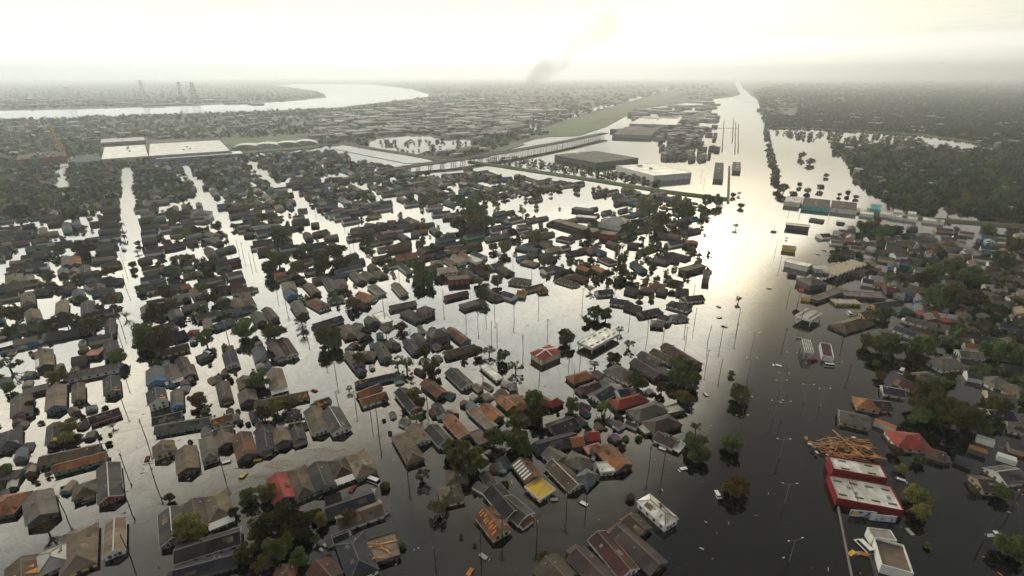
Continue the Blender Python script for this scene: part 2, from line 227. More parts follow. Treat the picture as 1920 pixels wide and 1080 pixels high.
# ------------------------------------------------------------------ houses: read off the photograph block by block
# origin and magnification of each block, then: ridge start, ridge end (in the block's own units), width in metres, roof kind (g gable, h hip, f flat), roof, wall, options | label ; short name
HOUSES = """
@ 0 810 4
70 -30 60 110 10 h nv g
400 -70 388 70 6 g ch d ty | small charcoal gabled house with a bright yellow board on its roof ; yellow board house
290 190 745 95 8 g br g
390 255 795 150 7 g og n | long house with orange brown roof over a pale green wall ; long orange roofed house
800 222 815 478 9 g ch r tr | charcoal gabled house with dark red walls and pale roof edges beside the left street ; dark red walled house
640 362 632 475 9 h ol d
-70 540 170 505 14 h og d | orange hip-roofed house cut by the left edge of the picture ; orange hip house
268 440 300 620 11 g gr d
375 860 395 1020 11 h lg g | pale grey house roof with two small gables near the bottom left corner ; pale grey corner house
600 700 575 1020 12 h br y | big brown hip-roofed house with yellowish walls near the bottom left corner ; big brown corner house
856 640 845 890 7 g tn w tr | narrow tan gabled house with pale gable end beside the left street ; narrow tan house
750 700 745 1040 5 f db d
155 930 160 1080 11 g br t to
1215 60 1225 140 9 g br c | short brown gabled house with cream front wall beside the left street ; cream fronted house
1385 95 1402 262 9 g br k
1545 30 1580 205 7 h gr g
1652 -50 1692 75 9 g br d
1802 -5 1850 160 9 g ru d | rust streaked gabled house in the row of porches ; rust streaked house
1272 555 1292 790 10 g ch d tr | charcoal roofed house with white ridge lines right of the left street ; white ridged house
1440 490 1472 700 10 g pu k
1610 440 1652 640 10 h ol w pw
1300 890 1800 740 9 g bk w | long black roofed house with white side wall at the bottom ; long black house
1290 1035 1780 905 8 g nv d
40 330 120 315 6 f db d
@ 480 810 4
58 -40 82 110 9 g nv g
170 -40 202 60 8 g br d
288 -60 322 40 7 g ch d
150 295 212 480 9 g rd d | small red gabled house half hidden by trees near the bottom ; small red house
290 250 375 470 9 h br w
450 215 520 395 9 g ch g
610 180 665 320 10 h db w pw | dark hip-roofed house with a big white porch roof ; white porch house
730 140 835 310 11 h tn n | tan hip-roofed house with green front wall ; tan hip house
515 575 880 450 8 g nv d
520 510 630 475 5 g pu d
600 650 945 530 9 g br w
575 790 690 745 5 g bk w
695 780 810 1070 12 h nv w | big dark blue hip-roofed house with white front at the bottom edge ; big dark blue house
925 780 960 960 13 f tn k rag | burnt house whose flat roof is torn to orange boards ; torn roof house
1075 0 1200 215 9 h br d | big brown hip-roofed house with pale vent pipes beside the street ; vented brown house
1175 -70 1250 50 9 g br w
1310 -60 1420 60 8 g ch w
1420 330 1590 310 10 h br d
1370 470 1550 430 11 h ol c
1770 390 1940 590 9.5 g bk w | long black gabled house with white gable corner near the bottom ; long black gable
1705 560 1850 740 9 g ru c rs | rust and orange striped gabled house with cream walls at the bottom ; rust striped house
455 960 560 1080 10 g mr d
190 1050 280 1040 8 h ru d
1640 -10 1720 80 7 f br d
@ 960 810 4
55 190 170 330 9 g ru d ws | red brown gabled house with white bars across its roof ; white barred house
150 370 270 470 10 f ye c | house end covered with a bright yellow sheet ; yellow sheeted house
300 195 495 385 10 g db c tr | dark brown gabled house with cream side wall near the bottom ; cream sided house
410 170 570 240 11 h gr g
500 290 620 360 11 h bl g
390 190 540 350 3 f wh w
690 225 720 300 7 f wh w | flat white roof block beside orange brown roofs ; white roof block
690 90 850 240 11 g og k | long orange brown house at the dark water edge ; orange edge house
590 80 640 140 9 h sa k | small salmon roof between the orange roofs ; small salmon roof
450 70 520 60 8 h og d
570 30 640 25 7 h rd d
270 110 370 180 9 g gr w
190 90 480 10 9 g nv d
985 475 1205 668 8 h wh w e3 vr | white metal hip-roofed building alone on dark water at the bottom ; white metal building
640 740 890 1030 9 g mr w | long maroon brown house at the bottom edge on dark water ; long maroon house
790 690 1110 985 9.5 g pu d
480 870 700 1090 9.5 g pu d
250 920 400 1080 13 g db d
880 610 1000 720 9 g db d
-60 480 110 620 10 g ch w
1090 -10 1240 60 9 g pu w pw
@ 960 540 4
430 680 590 630 10 h og d | orange brown hip-roofed house on the bright pool ; orange hip on pool
530 740 650 700 8 g mr d
620 800 745 725 11 g nv w | dark blue gabled house with white and turquoise ends ; turquoise ended house
730 580 890 660 14 h gr w
920 525 1110 640 10 g pu d
970 470 1120 560 8 g ch d
1060 450 1210 530 8 g db w
1150 410 1400 560 9 g db r | long dark brown house with a brick red end by the dark water ; long brick ended house
750 870 1000 805 10 h rd d | wide dark red hip-roofed house near the bottom centre ; wide dark red house
900 950 1130 870 12 h gr g
1150 920 1270 895 6 f lg d
1010 1040 1230 970 12 h pu d
20 800 80 900 9 h og d
130 790 270 880 13 h ru k | rust brown hip house behind a dark tree ; rust hip house
290 830 350 870 10 h rd k
285 1030 470 965 11 g bk g
790 780 870 760 8 g nv w
740 70 880 90 11 g nv w
860 110 960 140 9 g ch d
960 175 1100 145 9 g ch g
1175 100 1340 145 12 h bk w
1040 250 1140 260 11 h gr d
1110 195 1190 220 10 g nv w
1200 210 1310 200 11 h gr w
1110 590 1160 660 6 f db d
@ 480 540 4
235 10 270 50 8 g bl b
290 90 350 180 9 g gr d
410 80 520 140 11 h ru w
530 80 660 60 12 h gn w | green and rust hip-roofed house with white front in a cluster of trees ; green hip house
710 60 830 110 9 g ru k
770 20 880 60 9 g og w to
1000 130 1195 90 9 g gr d
1110 170 1235 235 9 f ch d
1230 135 1310 165 11 h br g e4 | brown two-storey hip-roofed house at the end of a dark flat annex ; brown tall house
910 185 990 255 8 f wh w e3 | rounded white roof beside a thin tree ; rounded white roof
840 215 885 255 7 g gr d
430 265 640 200 10 g nv b wb
655 270 715 360 10 h br d
745 255 815 350 9 g db d
1290 340 1435 305 13 h gr d e5 | tall grey block with hipped roof left of a rust roof ; tall grey block
1450 290 1580 385 8 g ru b | narrow rust roofed house with blue end facing the pool ; narrow rust house
1190 330 1265 405 7 g ch g
1130 375 1205 460 7 g nv b
915 395 975 510 8 g dg n | dark green gabled house with green walls ; dark green house
980 390 1050 430 8 h dg d
1420 475 1640 420 9 g br d
790 490 900 490 12 h ol d
690 470 770 570 7 g gr g
1460 590 1590 710 9 g ch w
1555 560 1680 690 9 g gr w
1700 570 1830 680 5 f wh w | low white roofed shed row beside two grey gables ; low white sheds
1740 525 1880 610 8 g db d
1270 680 1400 780 8 g ru d | rusty brown house with crooked wing alone in the street ; crooked wing house
760 785 930 715 7 g og d
780 835 975 775 8 g og w | orange roofed house with white wall facing the bright street ; orange twin house
760 700 1030 640 5 g nv b to
1080 745 1200 890 8 g bk w
1130 1015 1240 1080 9 g br g
1270 995 1400 1090 9 g bk w
1440 950 1570 1090 7 g og w | narrow orange gabled house in the row of three long roofs ; narrow orange house
1530 925 1640 1080 7 g ru d
1620 890 1780 1030 6 g tn w
1710 860 1820 960 8 g og n
1840 800 1930 880 8 g og k
70 140 140 220 7 g db d
-10 170 40 240 8 g ch d
115 375 190 510 8 g gr d
190 370 270 490 8 g mr w | maroon gabled house with white and pink front ; maroon white fronted house
10 430 40 530 8 g bl g
130 590 170 730 9 g tn w pw | tan gabled house with white railed porch ; railed porch house
220 560 285 715 8 g db g
-20 850 390 770 8 g br c to | long brown row roof with orange patches beside the second street ; patched brown row
0 905 415 825 7 g ol d
440 850 550 815 8 g ch d to
415 880 485 1050 9 g ol w
550 885 640 1040 11 g ch w tr
240 1020 340 1000 8 g bk w
230 930 330 910 8 g nv y
40 1020 90 1080 9 g nv g
@ 0 540 4
655 965 890 890 9 g mr r tr vr | maroon roofed house with a pale eave line along the left street ; maroon eave house
415 715 405 880 9 g tn b | brown gabled house with blue walls in the row left of the street ; blue walled house
150 790 150 930 9 g db g
580 700 580 830 6 g br d
690 680 685 795 8 g tn g
825 650 835 770 8 g nv g to | dark blue gabled house with orange triangle on its gable ; orange triangle house
500 640 890 560 10 g gr w wb | long grey house with a row of white framed windows by the left street ; long windowed house
650 490 765 480 10 f sa k | bright salmon square roof beside the left street ; salmon square roof
540 540 645 520 9 h br d
820 385 830 500 8 g nv d
320 450 330 570 9 g ol d to tw
450 445 450 540 8 g lg w
828 225 822 340 6 g bk d
350 340 470 320 9 g db d
240 370 335 360 9 h bk w
-20 440 140 400 10 f wh d | long low white roof at the left edge ; long low white roof
460 85 455 175 8 g tn k
550 85 555 170 8 g ch d to
650 85 655 180 9 g ch d
340 120 350 190 9 g gr w
230 150 250 220 9 g br t
200 30 210 120 9 h br d
310 25 310 110 10 h db d
170 760 360 715 7 g lg d
20 830 20 950 8 g br y
1160 580 1165 690 11 g bl b tb | blue grey gabled house with bright blue edge beside the left street ; blue edged house
1158 740 1175 830 10 g nv w e4 to | dark blue roofed house with tall pale gable full of round windows ; tall pale gable
1265 565 1295 660 9 g br w pw
1350 510 1390 590 7 g pu d
1400 565 1425 640 7 g br d
1320 755 1325 880 6 g ol b tb
1420 725 1420 840 9 g br d
1660 690 1690 815 7 g pu t
1820 655 1850 730 8 g ol d
1840 750 1860 830 9 g gr d
1710 465 1740 560 8 g nv w
1830 435 1870 550 9 g ol d
1195 465 1410 410 9 g mr y | long maroon roof over a yellow front behind dark trees ; maroon yellow front
1290 350 1385 320 8 g bk d
1400 325 1480 320 8 h rd b | small red and blue house beside a tree ; small red blue house
1545 220 1560 300 6 g gr d
1600 270 1730 220 10 g bl n
1360 140 1540 90 11 g gr d
1290 150 1330 210 9 g gr b
1190 130 1200 200 8 g gr d
1090 120 1110 200 8 g gr d
1135 975 1360 920 8 g nv w
1160 1035 1570 965 8 g gr n | long grey roofed house with pale green side wall right of the left street ; long green walled house
1580 995 1740 945 7 g ru w to
1600 1060 1740 1030 9 g br d
1250 640 1330 620 6 f ch d
1460 -10 1490 40 9 g ru w
1660 60 1700 130 8 g br d
1760 70 1800 140 8 g br g
1830 30 1880 120 8 g mr w
1510 500 1540 520 7 f ch d
@ 1440 540 4
520 290 740 225 15 h br d | wide brown hip roof standing in dark water behind a flat canopy ; wide brown hip
490 95 680 100 9 f lg y | low flat roof over a cream wall at the right shore ; cream wall shop
560 40 870 60 12 f gr d
340 85 560 5 8 f gr d
260 60 315 70 8 f tn y
790 120 990 90 10 g nv y | dark blue gabled roof with yellow front at the right shore ; dark yellow front
880 10 980 20 9 h mr d
980 50 1110 40 12 h bl g
690 180 800 170 10 g br y
950 155 1090 160 12 h dg d
1110 190 1170 185 8 f rd d
1190 180 1290 190 8 f rd d | bright red flat roof among dark houses on the right ; bright red flat roof
1285 240 1360 240 8 f rd d
1040 210 1270 270 10 g ch w
1070 290 1220 330 7 g db y
960 280 1130 340 9 g nv w
840 300 1000 350 9 g gn w | green gabled roof with white front under trees on the right ; green white front
1610 350 1780 390 10 g nv w
1540 380 1680 400 9 g bk w
1430 460 1610 480 11 g gr w tr
1470 425 1620 445 5 g og w
1230 560 1450 540 15 h gr w | grey hip roof with long white wall near the right side ; grey white wall house
1620 690 1800 680 14 h gr w
1490 630 1600 650 8 g dg w
1810 760 1920 740 12 h ol w
1080 660 1250 640 11 h ol y | olive hip-roofed house with yellow side wall on the right ; olive yellow house
1010 680 1160 740 10 g mr t
860 730 1030 760 10 g nv w tr | dark blue roof with two white gables near the right shore ; white gabled house
650 840 830 870 12 h og t vr | orange hip roof with three white vents standing in water ; vented orange roof
540 920 770 970 13 g gr t | grey roof with torn orange edges beside the orange hip roof ; torn edge roof
790 840 920 850 11 g bk y
1650 910 1840 920 12 g nv y tr | dark blue roof with yellow gable ends near the right edge ; yellow gabled house
1800 1000 1920 1030 9 g gr w
800 990 960 1050 4 f og w
1740 300 1920 310 12 g ch w
1820 230 1920 230 10 g nv w
1120 20 1200 30 8 h gr d
1560 20 1760 60 14 h br d
1300 110 1420 140 11 h mr d
@ 1440 810 4
920 30 1200 60 15 h rd w | dark red hip roof at the right edge of the dark water ; dark red hip
1190 120 1340 160 9 g ru d
1720 290 1890 270 12 g gr w tr | white gabled house with grey roof near the right edge ; white gable house
1570 350 1690 360 11 g db t
1580 35 1690 70 4 f wh w
1520 110 1640 150 4 f og d
1420 190 1530 235 4 f nv d
1740 170 1850 205 4 f wh w
1820 100 1930 130 6 f nv t
@ 0 380 6
450 165 690 145 12 h br d
740 215 750 300 9 g bl q | blue grey gabled house with turquoise walls by the left cross street ; turquoise house
840 150 850 210 8 g dg w
590 240 595 320 8 g br w
470 265 472 330 8 g gr w
345 425 510 395 9 g br d
290 500 540 475 9 g ol q
235 600 515 565 10 g br d
235 690 480 645 10 g db d
735 590 740 690 8 g gr d
830 580 842 675 9 g og d | orange brown gabled house with a red edge among grey roofs ; orange gable
150 790 155 900 13 h ol d
300 800 305 870 9 g gr w
425 780 430 860 10 g dg d
825 725 835 820 8 g ol d
700 730 705 790 8 g gn d
945 690 948 770 8 g dg w
1050 670 1058 760 10 g br w
1110 240 1340 212 10 g db d
1105 310 1340 285 9 g gr d
1100 395 1340 355 9 g bl w
1085 485 1320 450 9 g gr d
1075 560 1300 525 8 g db d
1035 630 1290 600 9 g tn d
1130 700 1350 655 9 g br t
970 860 1120 850 9 g bl d
1150 860 1350 850 10 g nv d
1100 900 1120 970 8 g ch w
965 930 1060 900 9 g br w
700 960 820 920 10 g br d
870 960 875 1030 8 g bl q
410 980 550 970 13 h db d
300 1000 310 1070 9 h ol d
70 960 240 930 10 g gr d
1140 75 1340 50 9 g br d
1100 160 1340 125 9 g db d
10 340 200 320 10 h br d
10 460 120 440 10 g tn d
0 560 90 540 9 g db d
1140 1030 1340 1010 10 g ol d
@ 240 380 6
60 65 330 30 10 g br w
110 185 310 160 10 g br d
140 265 350 240 10 g db d
140 345 340 320 9 g nv w
150 425 320 400 9 g gr d
160 500 330 480 9 g pu d
180 555 400 525 8 g gr w
130 650 240 620 9 h br d
150 720 400 690 9 g nv w
180 790 330 770 8 g gr d
140 850 370 820 9 g nv w
160 920 380 900 10 g nv n
710 110 930 95 22 h gr w e5 | big square grey hip roof beside the second street ; big square hip
355 290 465 270 8 g mr w
880 330 1010 370 12 h br d
960 400 1020 430 9 g ol d
1100 500 1190 480 9 g bl d
1000 530 1085 505 9 g gr d
890 490 960 580 9 g mr d
970 670 1250 610 11 g nv r e3 | long dark roof over bright red walls beside the second street ; red walled row
620 740 740 725 11 f dg d
1110 815 1280 780 10 h br w
1140 890 1320 860 10 g pu w
1160 980 1410 940 9 g ol w
1290 985 1340 1080 9 g mr d
1400 975 1470 1080 9 g br g
1400 435 1620 410 10 g nv d
1450 520 1630 490 9 g br w
1310 350 1405 345 10 h br d
1440 335 1550 315 10 g nv w
1120 60 1330 35 10 g br d
1140 135 1330 105 10 g gr d
1540 75 1635 65 10 h mr w
1790 880 1830 1000 12 h gr b | grey hip-roofed house with bright blue walls beside the second street ; bright blue walls
1640 820 1780 800 8 h sa w
580 960 690 930 10 h og d
480 470 620 440 9 g bk d
660 440 770 430 10 h gr d
420 450 470 440 8 g ch d
500 920 560 900 8 h nv d
1020 900 1090 890 7 g gr w
800 830 900 830 8 g db d
@ 480 380 6
400 205 590 180 10 g db d
620 240 705 235 11 h gr d
560 320 600 385 9 g dg d
650 335 795 300 9 g gr d
770 390 920 370 9 h tn d
785 115 970 75 9 g gr q
880 155 1050 130 9 g pu w
970 195 1150 165 10 g nv w
860 60 960 45 8 g rd d | short red roof in the row by the bright pool at centre left ; short red roof
1280 65 1520 30 11 g br w
1075 295 1145 280 8 g og d
1100 335 1330 300 11 h db d
1240 240 1330 250 11 h gr d
1355 235 1440 235 11 h gr d
1475 215 1575 210 11 h og d
1595 200 1685 195 10 h gr d
1710 160 1800 200 9 g br w
1610 265 1770 245 9 g br d
1730 240 1850 225 9 g ru d
1775 310 1925 290 10 g og d | orange brown gable in a row of hips by the bright water ; orange row gable
1740 345 1835 340 11 h bl d
1625 345 1705 395 8 g db d
1345 390 1470 370 9 g ru w
1450 350 1580 335 9 g mr d
1370 500 1630 450 10 g gr w
1490 515 1740 475 7 g ru d
1500 545 1770 505 5 g tn d
1565 590 1810 550 9 g og y e3 | wide orange roof over a yellow wall at the street corner ; wide orange roof
1625 685 1720 760 6 g ch w
1700 665 1800 740 6 g ch w
1800 645 1890 730 7 g ch w
1840 515 1915 560 7 g db d
1805 445 1870 445 9 h nv d
1000 665 1210 625 9 g ol d
885 755 1180 680 10 g bl w | long blue grey roof with a white edge line in the middle blocks ; long white edged roof
1090 765 1190 860 10 g gr d
1215 760 1310 830 9 g br d
1340 750 1440 825 10 h ol d
1290 690 1355 740 8 g db d
1020 600 1125 565 8 g mr d
795 830 885 960 9 g db w
935 850 975 940 10 h pu d
580 895 680 1000 8 g br d
1560 890 1665 1005 8 g br w | lone tan brown gabled house with white porch standing in open water ; lone porch house
1295 925 1420 1025 8 f gr w
1000 790 1090 850 8 g dg w
@ 720 380 6
545 285 615 335 10 h ol d
595 395 780 355 12 g nv b | dark blue gabled roof with blue end wall by the bright channel ; blue end wall house
665 455 880 420 10 g mr w
720 515 1000 465 11 g br w
580 640 600 700 12 h ol d
690 610 820 680 8 g ru w
780 585 890 655 7 g tn w
870 560 960 620 7 g ru w
1010 550 1125 595 9 g nv w
950 610 1080 660 9 f wh w
910 370 1110 330 9 g nv n
1150 385 1400 335 10 g br n | long brown roof over a green wall by the bright water ; long green wall house
1200 300 1300 290 9 g nv w
605 765 815 745 14 f tn w e5 | white two-storey flat-roofed building with dark windows ; white two-storey building
720 850 960 830 12 f ol r e4 | olive flat roof over a dark red wall in front of the white building ; olive red wall block
410 515 505 570 7 g db d
900 750 1030 850 11 h ch d
1065 770 1180 775 9 g db d
1200 700 1330 675 8 g gr w
1290 710 1430 790 10 h db d
1420 850 1640 880 14 h gr w
1570 955 1780 905 8 g db w
1720 965 1840 955 11 h ru y | small rusty hip-roofed house with yellow walls at the edge of the bright pool ; rusty yellow house
1505 1010 1585 1020 7 h og y
1340 1000 1470 1040 8 g nv w
685 1045 935 985 8 g ru d
1110 960 1280 1060 12 h db d
870 1170 1120 1100 9 f gr d
1380 200 1540 165 12 h pu w
1500 255 1655 240 10 g gr w
1560 335 1830 280 9 g br w
1650 385 1900 320 9 g ol d
1500 480 1720 520 13 h bl d
1750 430 1890 440 12 h br d
1560 640 1730 680 12 h tn d
1770 565 1925 605 9 g db d
1790 750 1925 710 9 g gr w
1040 50 1090 45 9 g gr w
480 50 640 30 12 h tn w
540 110 740 90 10 g nv w
660 160 820 150 11 h tn d
@ 1000 380 6
250 190 715 325 15 f tn k e4 | long tan flat roof lying across the bright water ; long tan flat roof
765 325 935 350 15 f tn r e5 | short tan flat roof over a dark red wall beside dark trees ; short tan flat roof
790 160 1120 215 30 h lg w e5 | large pale roof with glassy panels behind the tan flat roof ; large pale roof
450 55 670 85 14 f gn d e3
490 145 710 165 14 f lg d e3
275 375 450 410 12 h mr w
90 440 215 490 12 h ol d
385 545 600 505 9 g nv d
545 495 700 550 11 h ru d
660 490 790 545 10 g nv b
770 600 910 660 13 h mr w
690 720 810 775 10 h og d
510 720 640 760 10 h og k
400 800 600 850 13 h mr d
270 840 480 905 10 h br w
170 580 310 620 11 h br y
210 700 340 740 9 g nv d
720 985 890 970 10 g nv w
1130 650 1245 740 10 g nv b | dark blue roofed house with bright blue side and round white gable ; round gabled blue house
1310 620 1525 665 10 h gr d
1410 580 1640 625 10 g nv d
1510 550 1755 615 12 h ch d
1510 450 1685 420 10 g ch w
1715 430 1860 440 12 h og k | orange roof beside the bright sun reflection ; sun side orange roof
1670 755 1910 695 10 f ol d e3 | long olive flat roof standing alone near the sun reflection ; lone olive flat roof
1908 800 1990 810 22 f ch r e4 | dark flat roof with red side wall beside the sun reflection ; dark red sided block
1210 520 1385 465 11 g bk d
1700 310 1860 280 11 g pu d
1300 910 1490 930 12 h ru w
1500 860 1690 895 12 h nv w
1050 960 1170 990 11 h pu d
1200 950 1370 970 11 h ru d
1400 970 1500 990 11 h gr d
1610 980 1745 990 11 h pu d
1700 1050 1905 1030 11 g bk w
850 440 950 480 10 h br d
1060 460 1190 470 11 h pu d
1400 350 1510 360 11 h pu d
1510 360 1640 385 10 h ru d
@ 1440 380 6
200 235 470 265 12 f lg d e4 | long pale flat roof standing alone behind the right shore ; lone pale flat roof
475 175 630 200 8 f ch d
780 210 850 215 7 f wh d
580 350 690 345 12 g nv w
745 315 810 325 9 g lg w
710 390 840 410 11 h mr w
855 355 950 360 10 h rd d
855 425 955 440 11 h og d
975 440 1090 455 11 h gr w
1125 490 1210 510 10 g lg w
160 490 320 510 12 f tn y e3 | low flat shop with a yellow front right of the wide road ; yellow front shop
210 645 480 705 14 f wh w e4 | long bright white flat roof right of the wide road ; long white flat roof
500 720 670 725 14 f lg w e3
400 870 600 850 18 h gr d e4
225 790 320 800 7 f bk d
1060 870 1185 890 11 h nv w
1170 900 1350 920 11 h og w | orange brown hip roof with white eaves behind the long grey roof ; white eaved orange roof
1300 970 1480 985 11 h mr w
1460 1020 1670 1030 13 h bl w
1680 985 1800 1000 10 g tn w
1440 725 1560 740 11 g ch w
1645 780 1750 790 11 g ol y | small yellow house among dark trees on the right ; small yellow house
1590 600 1740 630 13 g ch w | big white gabled house among dark roofs on the right ; big white gable
1410 570 1540 570 11 g gr w
1260 550 1400 540 12 h br d
1500 430 1700 420 12 h br t
1720 400 1900 420 13 h db d
1110 390 1200 390 10 g ch w
@ 1600 400 6
560 310 740 320 12 h br d
760 290 1040 290 12 h db d
970 330 1150 320 12 h og d
980 410 1160 375 11 g bl k
800 520 960 510 11 g nv w
960 580 1060 580 11 h tn d
1170 600 1330 590 11 h sa d
1440 720 1580 700 10 g ch w
1500 610 1600 630 11 h mr d
1060 720 1200 720 10 h mr d
1430 850 1690 890 14 g db w
1630 800 1790 800 12 h br d
1340 900 1550 910 13 h ol d
1540 950 1670 960 11 h mr d
960 1010 1080 1030 11 g lg w
690 235 890 230 12 h gr w
580 240 670 235 10 h br d
820 380 960 390 11 h ru d
1390 430 1560 420 12 h bl d
1560 470 1690 490 11 h gr w
1220 470 1330 480 11 h br d
1730 720 1830 740 11 h mr d
1840 600 1920 620 11 g gr w
"""
# ------------------------------------------------------------------ water, land
def water_mat(name, murk, scum):
    m = bpy.data.materials.new(name); m.use_nodes = True; t = m.node_tree
    b = t.nodes['Principled BSDF']; b.inputs['IOR'].default_value = 1.75
    co = NN('ShaderNodeTexCoord', t); P = co.outputs['Object']
    wn = NN('ShaderNodeTexNoise', t); wn.inputs['Scale'].default_value = 0.02; wn.inputs['Detail'].default_value = 3; wn.inputs['Distortion'].default_value = 1.5
    link(P, wn.inputs['Vector'], t)
    off = NN('ShaderNodeVectorMath', t, operation='SCALE'); link(wn.outputs['Color'], off.inputs[0], t); off.inputs['Scale'].default_value = 55.0
    wp = NN('ShaderNodeVectorMath', t, operation='ADD'); link(P, wp.inputs[0], t); link(off.outputs[0], wp.inputs[1], t)
    mp = NN('ShaderNodeMapping', t); mp.inputs['Scale'].default_value = (0.10, 0.022, 1); mp.inputs['Rotation'].default_value = (0, 0, R(35)); link(wp.outputs[0], mp.inputs[0], t)
    sn = NN('ShaderNodeTexNoise', t); sn.inputs['Scale'].default_value = 1.0; sn.inputs['Detail'].default_value = 7; sn.inputs['Roughness'].default_value = 0.65; link(mp.outputs[0], sn.inputs['Vector'], t)
    film = sstep(sn.outputs[0], 0.38, 0.68, t)                # drifting oily film in streaks
    link(mixc(film, murk, scum, t), b.inputs['Base Color'], t)
    link(mth('MULTIPLY_ADD', film, -0.21, 0.56, nt_=t), b.inputs['Specular IOR Level'], t)
    link(mth('MULTIPLY_ADD', film, 0.07, 0.03, nt_=t), b.inputs['Roughness'], t)
    rn = NN('ShaderNodeTexNoise', t); rn.inputs['Scale'].default_value = 0.9; rn.inputs['Detail'].default_value = 3; link(P, rn.inputs['Vector'], t)
    rn2 = NN('ShaderNodeTexNoise', t); rn2.inputs['Scale'].default_value = 0.12; rn2.inputs['Detail'].default_value = 2; link(P, rn2.inputs['Vector'], t)
    h = mth('ADD', mth('MULTIPLY', rn.outputs[0], 0.25, nt_=t), mth('MULTIPLY', rn2.outputs[0], 0.9, nt_=t), nt_=t)
    bp = NN('ShaderNodeBump', t); bp.inputs['Strength'].default_value = 0.12; bp.inputs['Distance'].default_value = 0.3
    link(h, bp.inputs['Height'], t); link(bp.outputs[0], b.inputs['Normal'], t)
    return m
M_water = water_mat('floodwater', (.0025, .0022, .0017), (.009, .0088, .0064))
M_river = water_mat('river_water', (.06, .06, .05), (.08, .08, .07))
B = 48000
flood = MB().add([(-B, -600, 0), (B, -600, 0), (B, B, 0), (-B, B, 0)], [(0, 1, 2, 3)]).build('flood_water', M_water); structure(flood)
def sheet(name, pts, z, m, kind='structure'):
    vs = []
    for i, (x, y) in enumerate(pts):
        x2, y2 = pts[(i + 1) % len(pts)]
        n = max(1, int(math.hypot(x2 - x, y2 - y) / 6))
        for k in range(n):
            t = k / n; jx = 0 if k == 0 else random.uniform(-1.5, 1.5)
            yy = y + (y2 - y) * t
            vs.append(G(x + (x2 - x) * t + jx, yy, z))
    o = MB().add(vs, [tuple(range(len(vs)))]).build(name, m); structure(o, kind); return o
M_land = mat('damp_land', (.06, .068, .044), var=.4, scale=.012, second=(.13, .125, .10), scale2=.004, s_lo=.45, s_hi=.6)
M_grass = mat('grass_field', (.10, .16, .045), var=.3, scale=.02, second=(.10, .10, .045), scale2=.006)
M_bank = mat('levee_turf', (.085, .085, .035), var=.3, scale=.1, second=(.12, .10, .055), scale2=.03)
sheet('land', [(-1200, 330), (0, 318), (130, 300), (300, 294), (470, 287), (620, 272), (800, 296), (880, 300), (1000, 262), (1130, 240), (1180, 215), (1200, 205), (1330, 187), (1372, 182),
   (1395, 176), (1425, 190), (1440, 238), (1560, 243), (1730, 254), (1830, 268), (1920, 285), (3200, 330), (3200, 149.5), (-1200, 149.5)], 0.25, M_land)
sheet('land', [(1557, 272), (1640, 274), (1830, 281), (1920, 291), (3000, 330), (3000, 470), (1905, 421), (1850, 404), (1790, 385), (1775, 372), (1750, 380), (1740, 398), (1690, 381), (1640, 360), (1600, 336), (1612, 322), (1590, 300)], 0.25, M_land)
sheet('river', [(-900, 214), (0, 208), (150, 205), (350, 199), (530, 191), (612, 183), (608, 176), (590, 170), (545, 164), (515, 159.5), (560, 157.5), (700, 158.5), (770, 167), (805, 177), (800, 182), (740, 189),
   (640, 201), (500, 208), (300, 214), (150, 223), (0, 224), (-900, 235)], 0.6, M_river)
sheet('flooded_field', [(668, 272), (700, 262), (735, 258), (752, 249), (772, 257), (800, 253), (815, 260), (850, 258), (886, 264), (880, 270), (892, 275), (862, 279), (845, 286), (800, 283), (775, 291), (740, 283), (712, 284), (700, 276)], 0.6, M_river)
sheet('canal', [(965, 246), (1000, 233), (1100, 206), (1262, 164), (1268, 166), (1100, 212), (1010, 240), (985, 256), (972, 256)], 0.6, M_river)
sheet('canal', [(640, 272), (720, 283), (800, 297), (815, 304), (760, 306), (690, 292), (630, 280)], 0.6, M_river)
sheet('canal', [(1378, 153), (1386, 153), (1392, 165), (1424, 192), (1394, 192), (1384, 170)], 0.6, M_river)
sheet('flooded_lot', [(130, 310), (90, 318), (0, 322), (0, 312), (60, 306), (125, 298)], 0.6, M_river)
sheet('flooded_street', [(116, 300), (155, 258), (162, 258), (134, 300)], 0.62, M_river)
sheet('flooded_lot', [(1330, 240), (1345, 206), (1368, 185), (1380, 190), (1385, 240)], 0.6, M_river)
sheet('grass_field', [(1020, 240), (1100, 217), (1262, 171), (1276, 173), (1195, 206), (1140, 236), (1085, 254), (1030, 256)], 0.9, M_grass)
sheet('grass_field', [(425, 262), (540, 252), (592, 265), (600, 276), (470, 286)], 0.9, M_grass)
sheet('grass_field', [(670, 229), (778, 226), (785, 233), (680, 237)], 0.9, M_grass)
sheet('grass_field', [(820, 285), (950, 262), (985, 270), (900, 298)], 0.9, M_grass)
def berm(name, px, w, h, m):
    P = [G(x, y, 0) for x, y in px]; mb = MB(); vs = []
    for i, p in enumerate(P):
        d = (P[min(i + 1, len(P) - 1)] - P[max(i - 1, 0)]).normalized(); n = Vector((-d.y, d.x, 0))
        for o, z in ((-w, -.3), (-w * .35, h), (w * .35, h), (w, -.3)): vs.append(p + n * (o + random.uniform(-.4, .4)) + Vector((0, 0, z)))
    fs = [(4 * i + k, 4 * i + k + 1, 4 * i + k + 5, 4 * i + k + 4) for i in range(len(P) - 1) for k in range(3)]
    return structure(mb.add(vs, fs).build(name, m))
berm('levee', [(640, 269), (700, 280), (760, 289), (800, 296), (832, 304)], 11, 3, M_bank)
berm('levee', [(880, 304), (940, 312), (1000, 321), (1120, 339), (1250, 360), (1362, 374)], 6.5, 2.6, M_grass)
berm('levee', [(1500, 386), (1600, 397), (1700, 408), (1800, 416), (1930, 427), (2200, 445)], 9, 2.2, M_bank)

